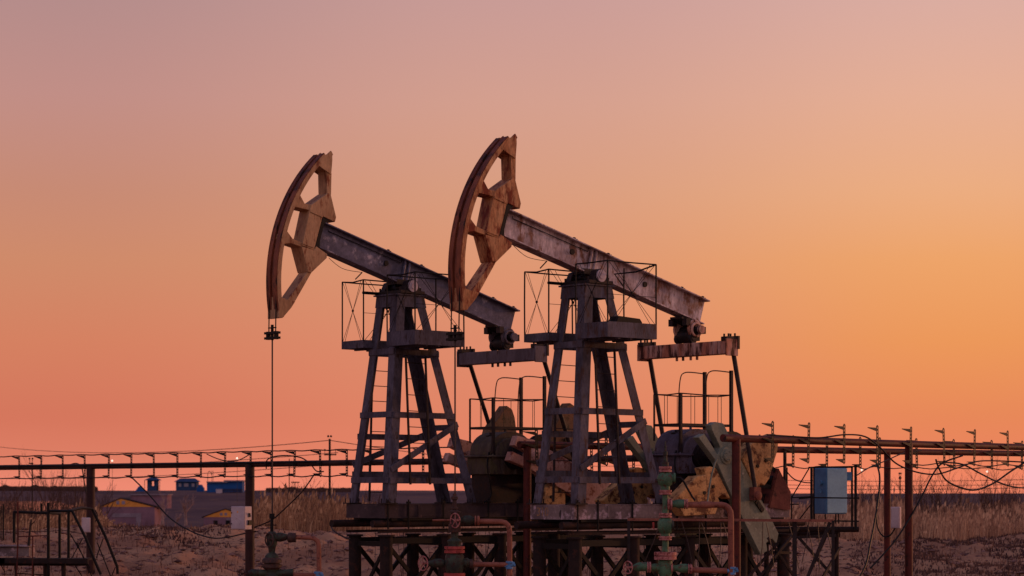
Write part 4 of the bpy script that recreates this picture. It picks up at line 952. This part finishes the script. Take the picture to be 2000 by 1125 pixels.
m.tube([S(0, 1039, .5), S(94, 1038, .5), S(120, 1035, .5), S(165, 1043, .5)], .6 * k, 5)
m.build('stair_brace', 'black', root)
m = MB(); m.box(S(20, 1077, .6), (1.05, .8, .20)); m.box(S(20, 1066, .6), (1.05, .9, .03)); m.build('concrete_block', 'skidB', root, smooth=False)
m = MB(); m.tube([S(56, 1066, .2), S(58, 1040, .2), S(61, 1014, .2)], [3 * k, 2.2 * k, 1.6 * k], 8); m.tube([S(60, 1026, .2), S(68, 1018, .2)], 1 * k, 6); m.build('valve_lever', 'dark', root)

# ------------------------------------------------------------------ utility poles and distant lamps
def pole(px, ytop, Y, w_, label, arms, lamp=None):
    k = Y / F; b = at(px, ytop, Y); root = empty('utility_pole', (b.x, Y, ground_z(b.x, Y))); tag(root, label, 'utility pole', 'distant poles'); o = root.location.copy()
    MB().tube([Vector((0, 0, -.3)), b - o], [w_ / 2 * k * 1.15, w_ / 2 * k], 8).build('shaft', 'black', root)
    if arms:
        m = MB()
        for dx0, dx1, py in arms:
            m.bar(at(px + dx0, py, Y) - o, at(px + dx1, py, Y) - o, 2.6 * k, 2.6 * k)
            for q in (dx0 + 1.5, dx1 - 1.5): m.tube([at(px + q, py, Y) - o, at(px + q, py - 8, Y) - o], .5 * k, 5); m.lathe([(1.6 * k, 0), (2 * k, 1 * k), (1.2 * k, 3 * k)], at(px + q, py - 8, Y) - o, 'z', 8)
        m.build('crossarm', 'black', root)
    return root
pole(644, 857, 150, 4.2, 'black wooden utility pole with crossarm left of the left tower', [(-11, 13, 888)])
p_ = bpy.data.objects['utility_pole']
m = MB()
for q in (-3, 2.5): m.lathe([(.05, 0), (.08, .05), (.04, .14)], at(644 + q, 854, 150) - p_.location, 'z', 8)
m.build('insulator', 'black', p_)
pole(63, 905, 160, 2.4, 'thin dark pole behind the left end of the rack', [(-7, 2, 905)])
pole(565, 896, 300, 1.8, 'slim far pole between the rod and the tall utility pole', [])
pole(1758, 930, 260, 2.6, 'slim far pole behind the two right rack posts', [(-3, 3, 934)])
def lampost(px, py, Y, label):
    k = Y / F; b = at(px, py, Y); root = empty('street_lamp', (b.x, Y, ground_z(b.x, Y))); tag(root, label, 'street lamp', 'distant lit lamps'); o = root.location.copy()
    MB().tube([Vector((.02, 0, -.3)), b - o + Vector((.6 * k, 0, .5 * k))], .35 * k, 6).build('lamp_post', 'dark', root)
    MB().lathe([(.4 * k, 0), (1.7 * k, 1 * k), (1.9 * k, 2 * k), (1.2 * k, 3.5 * k), (.3 * k, 4.2 * k)], b - o - Vector((0, 0, 2 * k)), 'z', 10).build('lamp_head', lampm, root)
lampm = bpy.data.materials.new('lit_lamp'); lampm.use_nodes = True; b = lampm.node_tree.nodes['Principled BSDF']
b.inputs['Emission Color'].default_value = (1, .82, .62, 1); b.inputs['Emission Strength'].default_value = 1.3
for px, py, Y, lb in ((219, 900, 420, 'lit lamp above the left yellow gabled house'), (463, 895, 560, 'lit lamp above the long blue shed'), (1683, 918, 420, 'lit lamp just right of the blue cabinet'), (1928, 921, 420, 'lit lamp among bare shrubs near the right edge')):
    lampost(px, py, Y, lb)
pP = at(644, 860, 150)
for pts, lb in (((at(-40, 868, 260), pP), 'thin overhead wire running left from the tall utility pole'), ((pP, at(1300, 905, 260)), 'thin overhead wire running right from the tall utility pole')):
    tag(MB().tube(sag(*pts, .9, 24), .025, 4).build('overhead_wire', 'bush'), lb, 'overhead wire', 'overhead wires')
for j, py in enumerate((936, 945, 952)):
    tag(MB().tube(sag(at(1440, py, 240), at(2060, py - 1, 250), .25, 24), .03, 4).build('overhead_wire', 'bush'), ('highest', 'middle', 'lowest')[j] + ' of three faint wires low over the right horizon', 'overhead wire', 'overhead wires')
for j, (py, q) in enumerate(((884, 858), (906, 880))):
    tag(MB().tube(sag(at(-40, py + 28, 230), at(660, q + 26, 152), .4, 24), .022, 4).build('overhead_wire', 'bush'), ('upper', 'lower')[j] + ' of two faint wires behind the left rack', 'overhead wire', 'overhead wires')

# ------------------------------------------------------------------ distant buildings
def house(name, px0, px1, pyR, pyE, pyB, Y, dep, mats, label, apex=None, yaw=0, eave=.4):
    a = at(px0, pyB, Y); b = at(px1, pyB, Y); wd = b.x - a.x; zb = a.z; ze = at(px0, pyE, Y).z - zb; zr = at(px0, pyR, Y).z - zb
    ax = (wd * ((apex - px0) / (px1 - px0) - .5)) if apex else 0
    root = empty(name, ((a.x + b.x) / 2, Y, zb), yaw); tag(root, label, 'house')
    MB().box((0, dep / 2, ze / 2 - .5), (wd, dep, ze + 1)).build('wall', mats[0], root, smooth=False)
    MB().prism([(-wd / 2, ze), (wd / 2, ze), (ax, zr)], -.03, dep - .02).build('gable', mats[1], root, smooth=False)
    m = MB(); t = .16
    m.prism([(-wd / 2 - eave, ze - .12), (ax, zr + .02), (ax, zr + .02 + t), (-wd / 2 - eave, ze - .12 + t)], -.12, dep + .2)
    m.prism([(wd / 2 + eave, ze - .12), (ax, zr + .021), (ax, zr + .021 + t), (wd / 2 + eave, ze - .12 + t)], -.12, dep + .2)
    m.build('roof', mats[2], root, smooth=False)
    return root, wd, ze, zr
r_, wd, ze, zr = house('gabled_house', 198, 302, 974, 990, 1033, 400, 9, ('hwall', 'hgable', 'pile'), 'mauve house with the broader yellow gable, lower left distance', apex=236)
m = MB()
for x in (-.5, .5): m.box((-1.3 + x, -.06, ze + .75), (.55, .06, .6))
m.build('window', 'glass', r_)
MB().box((-.6, -.05, ze * .62), (4.4, .05, .7)).build('pale_band', 'hroof', r_, smooth=False)
MB().box((1.9, -.08, ze * .42), (.9, .05, 2.3)).build('door', 'hroof', r_, smooth=False)
m = MB(); m.box((3.2, 5.6, ze + .9), (6.6, 5, 2.4)); m.build('upper_storey', 'hwall', r_, smooth=False)
MB().box((3.2, 5.6, ze + 2.15), (7.0, 5.6, .18)).build('flat_roof', 'hroof', r_, smooth=False)
r_, wd, ze, zr = house('gabled_house', 398, 486, 995, 1010, 1036, 420, 8, ('hwall', 'hgable', 'pile'), 'smaller dark walled house with a yellow gable beside the white box', apex=440)
m = MB()
for x in (-.42, .42): m.box((-.5 + x, -.06, ze + .55), (.5, .06, .5))
m.build('window', 'glass', r_); MB().box((1.2, -.06, ze * .85), (2.4, .05, .4)).build('pale_band', 'hroof', r_, smooth=False)
for x in (-2, .3, 2): MB().box((x, -.06, ze * .45), (.8, .05, 1.5)).build('dark_opening', 'black', r_, smooth=False)
def hut(name, px0, px1, pyR, pyE, pyB, Y, dep, mw, mr, label, eave, hip=.5, cat='hut'):
    a = at(px0, pyB, Y); b = at(px1, pyB, Y); wd = b.x - a.x; ze = at(px0, pyE, Y).z - a.z; zr = at(px0, pyR, Y).z - a.z
    root = empty(name, ((a.x + b.x) / 2, Y, a.z)); tag(root, label, cat)
    k = wd / 2 + eave; kk = wd / 2 * hip
    m = MB(); m.add([(-k, -eave, ze), (k, -eave, ze), (k, dep + eave, ze), (-k, dep + eave, ze), (-kk, dep / 2, zr), (kk, dep / 2, zr)], [(0, 1, 5, 4), (1, 2, 5), (2, 3, 4, 5), (3, 0, 4), (3, 2, 1, 0)])
    m.build('roof', mr, root, smooth=False)
    return root, wd, ze, zr
# watch booth standing open: see-through window band
r_, wd, ze, zr = hut('watch_booth', 287.5, 307, 930, 938, 957, 690, 3.2, 'navy', 'navy', 'small blue booth with a hipped roof on the ridge, leftmost hut', .9, .1)
m = MB(); z1, z2 = ze * .42, ze * .88
m.box((0, 1.6, z1 / 2 - .4), (wd, 3.2, z1 + .8))
m.box((0, 1.6, (z2 + ze) / 2), (wd, 3.2, ze - z2))
for x in (-1, 1): m.box((x * (wd / 2 - .5), 1.6, ze / 2), (1.0, 3.19, ze - .02))
m.build('wall', 'navy', r_, smooth=False)
m = MB()
for x in (-1, 1): m.bar((x * (wd / 2 + .8), 0, -.3), (x * (wd / 2 + .8), 0, ze), .14, .14)
m.build('porch_post', 'dark', r_)
r_, wd, ze, zr = hut('wooden_hut', 343.5, 384, 934, 941, 957.5, 690, 5, 'navy', 'navy', 'dark blue boarded hut with three windows, middle of the ridge huts', .6, .72)
MB().box((0, 2.5, ze / 2 - .4), (wd, 5, ze + .8)).build('wall', 'navy', r_, smooth=False)
for x, w_ in ((-.3, .9), (.0, 1.5), (.33, .9)):
    MB().box((x * wd, -.04, ze * .62), (w_ * .9, .06, 1.0)).build('window', 'glass', r_, smooth=False)
a = at(402, 963, 640); root = empty('blue_shed', (a.x + 5.4, 640, a.z)); tag(root, 'long bright blue metal shed with a stepped flat roof', 'shed')
k = 640 / F
MB().box((-2.2, 3, 9.5 * k), (40 * k, 6, 22 * k)).box((16.6 * k, 3, 10.5 * k), (35 * k, 6.1, 24.5 * k)).build('wall', 'bluewall', root, smooth=False)
MB().box((-2.2, 2.8, 21.6 * k), (41 * k, 6.8, 2.4 * k)).box((17.2 * k, 2.8, 23.9 * k), (37.5 * k, 7, 2.6 * k)).build('roof', 'hroof', root, smooth=False)
m = MB()
for x in (-29, -26.5): m.tube([(x * k, 4, 22 * k), (x * k, 4, 44 * k)], .06, 6)
m.tube(spline([(-37 * k, 4, 0), (-37 * k, 4, 36 * k), (-34 * k, 4, 43 * k), (-31 * k, 4, 40 * k), (-29.5 * k, 4, 36 * k)], 4), .08, 6); m.build('vent_pipe', 'dark', root)
a = at(391, 960, 650); tag(MB().prism([(-1.0, 0), (1.0, 0), (1.0, 1.6), (.5, 2.1), (.4, 2.6), (-.4, 2.6), (-.5, 2.1), (-1.0, 1.6)], 0, 2).build('water_tank', 'bluewall', loc=tuple(a - Vector((0, 0, .6)))), 'small blue tank between the boarded hut and the blue shed', 'tank')
a = at(273, 958, 640); tag(MB().prism([(-1.4, 0), (1.6, 0), (.2, 1.5), (-.3, 1.5)], 0, 2).build('blue_tarp', 'bluewall', loc=tuple(a - Vector((0, 0, .3)))), 'low blue covered heap left of the booth', 'heap')
root = empty('picket_fence', at(450, 962, 632)); tag(root, 'dark picket fence in front of the blue shed', 'fence'); k = 632 / F
m = MB()
for i in range(26): m.box(((-16 + i * 1.55) * k, 0, 3.2 * k), (.9 * k, .06, 8.5 * k + random.uniform(-.1, .1)))
m.box((3 * k, .06, 5 * k), (40 * k, .05, .12)); m.build('pickets', 'pile', root, smooth=False)
a = at(428, 963, 630); tag(MB().box((0, 0, 1.5 * .143 * 2), (1.6, 1, 1.1)).box((0, 0, 1.05), (1.7, 1.1, .08)).build('white_bin', 'white', loc=tuple(a)), 'small white bin at the foot of the blue shed', 'bin')
# roof like shelter on the horizon
root = empty('loading_shelter', at(577, 957, 500)); tag(root, 'tiny flat roofed shelter on posts on the horizon', 'shelter'); k = 500 / F
m = MB(); m.box((0, 0, 15 * k), (14 * k, 3, 2.2 * k)); m.build('roof', 'dark', root, smooth=False)
m = MB()
for x in (-5, -1, 5): m.box((x * k, 0, 6.5 * k), (.8 * k, .2, 15 * k))
m.build('post', 'dark', root, smooth=False)
# greyish sheds glimpsed low between the reeds
for px0, px1, py0, py1, Y, lb in ((592, 645, 989, 1003, 300, 'low grey roofed shed half hidden in reeds left of the tower'), (652, 664, 1003, 1013, 200, 'tiny lilac hutch in the reeds by the skid pipe')):
    a, b = at(px0, py1, Y), at(px1, py0, Y); h = b.z - a.z
    tag(MB().box((0, 0, h / 2 - .5), (b.x - a.x, 4, h + 1)).prism([(-(b.x - a.x) / 2 - .2, h), ((b.x - a.x) / 2 + .2, h), ((b.x - a.x) / 2, h + .35), (-(b.x - a.x) / 2, h + .35)], -2.2, 2.2).build('low_shed', 'hroof', loc=((a.x + b.x) / 2, Y, a.z), smooth=False), lb, 'shed')

# ------------------------------------------------------------------ vegetation
def rm(name, cols, rough=.9):
    m = bpy.data.materials.new(name); m.use_nodes = True; t = m.node_tree; n = t.nodes.new; l = t.links.new
    b = t.nodes['Principled BSDF']; b.inputs['Roughness'].default_value = rough; b.inputs['Specular IOR Level'].default_value = .1
    g = n('ShaderNodeNewGeometry'); r = n('ShaderNodeValToRGB'); e = r.color_ramp.elements
    e[0].color = lin(cols[0]); e[1].color = lin(cols[-1])
    for i, c in enumerate(cols[1:-1]): e.new((i + 1) / (len(cols) - 1)).color = lin(c)
    tcx = n('ShaderNodeTexCoord'); ns = n('ShaderNodeTexNoise'); ns.inputs['Scale'].default_value = .25; ns.inputs['Detail'].default_value = 3; l(tcx.outputs['Object'], ns.inputs[0])
    mr = n('ShaderNodeMapRange'); l(ns.outputs[0], mr.inputs[0]); mr.inputs[1].default_value = .3; mr.inputs[2].default_value = .7; mr.inputs[3].default_value = -.35; mr.inputs[4].default_value = .35
    ad = n('ShaderNodeMath'); ad.operation = 'ADD'; l(g.outputs['Random Per Island'], ad.inputs[0]); l(mr.outputs[0], ad.inputs[1]); l(ad.outputs[0], r.inputs[0])
    l(r.outputs[0], b.inputs['Base Color']); return m
M['reed'] = rm('dry_reeds', [(112, 80, 62), (150, 108, 80), (176, 132, 98), (206, 162, 124)])
M['reedr'] = rm('dull_dry_reeds', [(120, 88, 72), (160, 120, 96), (188, 144, 114), (214, 172, 138)])
M['tuft'] = rm('dead_weeds', [(78, 52, 46), (112, 76, 62), (150, 104, 80)])
M['darkweed'] = rm('dark_matted_weeds', [(62, 44, 46), (86, 62, 58), (110, 80, 70)])
def blades(name, n, area, hfun, mt, label, wd=(.006, .015), seed=1, plume=True):
    rnd = random.Random(seed); vs = []; fs = []
    for _ in range(n):
        p = area(rnd)
        if p is None: continue
        x, y = p; z = ground_z(x, y) - .03; h = hfun(x, y, rnd)
        if h <= .05: continue
        a = rnd.uniform(-.6, .6); w_ = rnd.uniform(*wd); lx = rnd.gauss(.03, .16) * h; ly = rnd.gauss(0, .1) * h
        ca, sa = math.cos(a) * w_, math.sin(a) * w_; b = len(vs)
        vs += [(x - ca, y - sa, z), (x + ca, y + sa, z), (x + lx * .4 + ca * .8, y + ly * .4 + sa * .8, z + h * .6), (x + lx * .4 - ca * .8, y + ly * .4 - sa * .8, z + h * .6), (x + lx, y + ly, z + h)]
        fs += [(b, b + 1, b + 2, b + 3), (b + 3, b + 2, b + 4)]
        if plume and rnd.random() < .35:      # seed head
            b = len(vs); q = rnd.uniform(.03, .06); t0 = z + h * .86; hx = x + lx
            vs += [(hx - q * .3, y + ly, t0), (hx + q, y + ly, t0 + h * .05), (hx + q * .8, y + ly, t0 + h * .16), (hx - q * .6, y + ly, t0 + h * .10)]
            fs += [(b, b + 1, b + 2, b + 3)]
    me = bpy.data.meshes.new(name); me.from_pydata(vs, [], fs); me.materials.append(M[mt])
    o = bpy.data.objects.new(name, me); C.objects.link(o); return tag(o, label, 'reeds' if 'reed' in name else ('brush' if 'brush' in name else 'weeds'), kind='stuff')
def interp(tab, x):
    if x <= tab[0][0]: return tab[0][1]
    for (a, b), (c, d_) in zip(tab, tab[1:]):
        if x <= c: return lerp(b, d_, (x - a) / (c - a))
    return tab[-1][1]
# heights of the reed belt along its length (bearing as x/y*F+1000)
hl = [(-100, 1.0), (60, 1.0), (148, 1.05), (160, 1.5), (182, 1.2), (200, .7), (240, .45), (330, .3), (400, .3), (470, .4), (500, 1.1), (540, 1.6), (600, 1.7), (680, 1.6), (760, 1.3), (900, 1.2), (1200, 1.2), (1500, 1.4), (1600, 1.65), (1720, 1.7), (1800, 1.3), (1900, 1.5), (2000, 1.5)]
def bearing(x, y): return 1000 + F * x / y
def hreed(x, y, rnd):
    if 205 < bearing(x, y) < 492 and y > 99: return 0
    h = interp(hl, bearing(x, y)); c = noise.noise(Vector((x * .35, y * .2, 3)))
    d_ = noise.noise(Vector((x * 1.3, y * .8, 8)))
    return h * rnd.triangular(.3, 1.08, .72) * (1 + .5 * c + .35 * d_)
def belt(b0, b1, y0, y1):
    def f(rnd):
        y = rnd.uniform(y0, y1); px = rnd.uniform(b0, b1)
        x = (px - 1000) / F * y
        if noise.noise(Vector((x * .6, y * .3, 0))) + rnd.gauss(0, .12) < -.12: return None
        return x, y
    return f
blades('dry_reeds', 12000, belt(-80, 215, 90, 125), hreed, 'reed', 'tall dry tan reeds at the far left behind the sand bank', seed=2)
blades('dry_reeds', 27000, belt(180, 760, 90, 126), hreed, 'reed', 'dry tan reeds between the two yellow houses and the left tower', seed=3)
blades('dry_reeds', 16000, belt(760, 1560, 90, 120), hreed, 'reedr', 'low dry reeds glimpsed behind the pump jack foundations', seed=4)
blades('dry_reeds', 36000, belt(1520, 2080, 90, 126), hreed, 'reedr', 'dense dull brown reeds at the right below the bare shrubs', seed=5)
def bank(rnd):
    y = rnd.uniform(64, 86); px = rnd.uniform(-60, 2060); x = (px - 1000) / F * y
    dens = noise.noise(Vector((x * .3, y * .3, 7))) + (.35 if px > 1780 or px < 420 else -.05)
    return (x, y) if dens > .05 else None
blades('dead_weeds', 12000, bank, lambda x, y, r: r.uniform(.05, .2) + (.25 if r.random() < .05 else 0), 'tuft', 'short dead weeds scattered over the sand bank', (.006, .014), 9, False)
def brush(b0, b1, lo, hi, y0, y1):
    def hf(x, y, rnd):
        px = bearing(x, y); c = max(0, noise.noise(Vector((px * .018, y * .05, 2))) + .15)
        return rnd.uniform(lo, lerp(lo, hi, min(1, c * 2.2)))
    return belt(b0, b1, y0, y1), hf
for b0, b1, lo, hi, n_b, lb in ((1655, 2060, 1.3, 3.6, 2600, 'wispy bare reddish brush rising above the reeds at the right'), (-60, 196, 1.3, 3.1, 2100, 'wispy bare brush above the reeds at the far left'), (500, 760, 1.3, 2.7, 1300, 'thin bare brush above the reeds beside the left tower')):
    ar, hf = brush(b0, b1, lo, hi, 95, 130)
    blades('brushwood', n_b, ar, hf, 'bush', lb, (.005, .010), n_b, False)
def darkbank(rnd):
    y = rnd.uniform(66, 85); px = rnd.choice((rnd.uniform(1760, 2060), rnd.uniform(190, 450), rnd.uniform(1660, 2060))); x = (px - 1000) / F * y
    if px < 600 and y < 74 + 3 * noise.noise(Vector((x * .3, 0, 0))): return None
    return (x, y) if noise.noise(Vector((x * .5, y * .4, 3))) > -.15 else None
blades('dead_weeds', 14000, darkbank, lambda x, y, r: r.uniform(.04, .16), 'darkweed', 'dark matted weeds over the mounds at the far right and left of centre', (.012, .03), 12, False)
# stones and clods on the bank
m = MB(); rnd = random.Random(4)
for _ in range(2600):
    y = rnd.uniform(62, 83); px = rnd.uniform(-40, 2040); x = (px - 1000) / F * y; r_ = rnd.uniform(.03, .13) * rnd.uniform(.5, 1.3); z = ground_z(x, y)
    b = len(m.v); n6 = 6
    m.v += [(x + r_ * 1.2 * math.cos(i * 1.047) * rnd.uniform(.7, 1.2), y + r_ * math.sin(i * 1.047) * rnd.uniform(.7, 1.2), z + r_ * rnd.uniform(-.1, .25)) for i in range(6)] + [(x, y, z + r_ * rnd.uniform(.4, .8)), (x, y, z - .05)]
    m.f += [[b + i, b + (i + 1) % 6, b + 6] for i in range(6)] + [[b + (i + 1) % 6, b + i, b + 7] for i in range(6)]
tag(m.build('clods', groundmat('dirt_clods', (150, 112, 100), (110, 80, 74), (84, 58, 54), 1, 3), smooth=False), 'clods of earth lying over the sand bank', 'clods', kind='stuff')

def bare_tree(px, pyt, Y, label, mt, spread, name='bare_tree', stems=1, seed=1, thick=1.0, depth=4):
    rnd = random.Random(seed); k = Y / F; x = (px - 1000) * k; gz = ground_z(x, Y); top = at(px, pyt, Y).z; Ht = top - gz
    root = empty(name, (x, Y, gz)); tag(root, label, 'tree' if name == 'bare_tree' else 'shrub', 'bare trees and shrubs')
    tm, bmh = MB(), MB()
    def grow(p, d_, ln, r, lv):
        pts = [p]; q = p
        for i in range(4):
            d_ = (d_ + Vector((rnd.gauss(0, .09), rnd.gauss(0, .09), .03))).normalized(); q = q + d_ * ln / 4; pts.append(q)
        (tm if lv == depth else bmh).tube(pts, [lerp(r, r * .45, i / 4) for i in range(5)], 3 if lv < depth else 5, False)
        if lv == 0: return
        nb = rnd.randint(3, 5) if lv > 1 else rnd.randint(2, 4)
        for _ in range(nb):
            t = rnd.uniform(.25, 1); i = min(3, int(t * 4)); bp = pts[i].lerp(pts[i + 1], t * 4 - i if t < 1 else 1)
            nd = (d_ + Vector((rnd.gauss(0, spread), rnd.gauss(0, spread), rnd.uniform(-.05, .25)))).normalized()
            grow(bp, nd, ln * rnd.uniform(.42, .66), r * .5, lv - 1)
    for s in range(stems):
        d0 = Vector((rnd.gauss(0, .06 + .12 * (stems > 1)), rnd.gauss(0, .06), 1)).normalized()
        grow(Vector((rnd.gauss(0, .15) * (stems > 1), 0, -.1)), d0, Ht * .62 * rnd.uniform(.8, 1), .035 * thick, depth)
    tm.build('trunk', mt, root); bmh.build('crown', mt, root)
for i, a in enumerate(((318, 962, 180, 'pale bare birch left of the droopy cable', 'palebark', .42, 3.2), (364, 955, 185, 'pale bare birch right below the boarded blue hut', 'palebark', .42, 3.2), (342, 985, 150, 'small pale sapling between the two birches', 'palebark', .4, 1.6))):
    bare_tree(a[0], a[1], a[2], a[3], a[4], a[5], 'bare_tree', 2 if i < 2 else 1, 20 + i, a[6])
sh = [(12, 915, 110, 'leftmost wispy bare shrub'), (45, 925, 105, 'wispy bare shrub right of the leftmost one'), (95, 905, 115, 'bare shrub right of the thin dark pole'), (112, 878, 118, 'tallest bare shrub behind the left rack'), (150, 918, 108, 'bare shrub just left of the left rack post'), (188, 912, 112, 'bare shrub just right of the left rack post'),
      (558, 925, 112, 'thin bare shrub right of the rod'), (608, 930, 115, 'bare shrub left of the utility pole'), (745, 945, 110, 'bare shrub seen through the left tower'),
      (1676, 925, 112, 'bare shrub right beside the blue cabinet'), (1700, 910, 108, 'bare shrub left of the rear post'), (1755, 918, 115, 'bare shrub between rack posts'), (1800, 905, 110, 'bare shrub right of the front post'), (1843, 893, 112, 'bare shrub left of the drooping cable crossing'), (1872, 898, 118, 'tall bare shrub at the drooping cable'), (1930, 880, 110, 'tallest bare shrub at the far right'), (1948, 905, 106, 'bare shrub under the rightmost lamp'), (1990, 900, 114, 'bare shrub at the right edge')]
for i, (px, py, Y, lb) in enumerate(sh):
    bare_tree(px, py + 4, Y, lb, 'bush', .34, 'bare_shrub', 4, 50 + i, .8, 3)
# distant hedge line along the ridge
for i, (px0, px1, lb) in enumerate(((-60, 190, 'far off dark thicket along the left horizon'), (520, 700, 'far off dark thicket on the horizon left of the tower'))):
    vs = []; fs = []; rnd = random.Random(30 + i)
    for _ in range(5000):
        Y = rnd.uniform(640, 700); px = rnd.uniform(px0, px1); x = (px - 1000) / F * Y; hmax = .45 + .9 * max(0, noise.noise(Vector((px * .05, 0, i * 5)))) + (.55 if i == 0 else 0)
        z = ground_z(x, Y) + rnd.uniform(-.2, hmax); s = rnd.uniform(.12, .35); b = len(vs)
        vs += [(x - s, Y, z), (x + s, Y + rnd.uniform(-.3, .3), z + rnd.uniform(-.1, .2)), (x + rnd.uniform(-s, s), Y, z + s * 1.5)]; fs.append((b, b + 1, b + 2))
    me = bpy.data.meshes.new('thicket'); me.from_pydata(vs, [], fs); me.materials.append(M['bush']); o = bpy.data.objects.new('thicket', me); C.objects.link(o); tag(o, lb, 'thicket', kind='stuff')
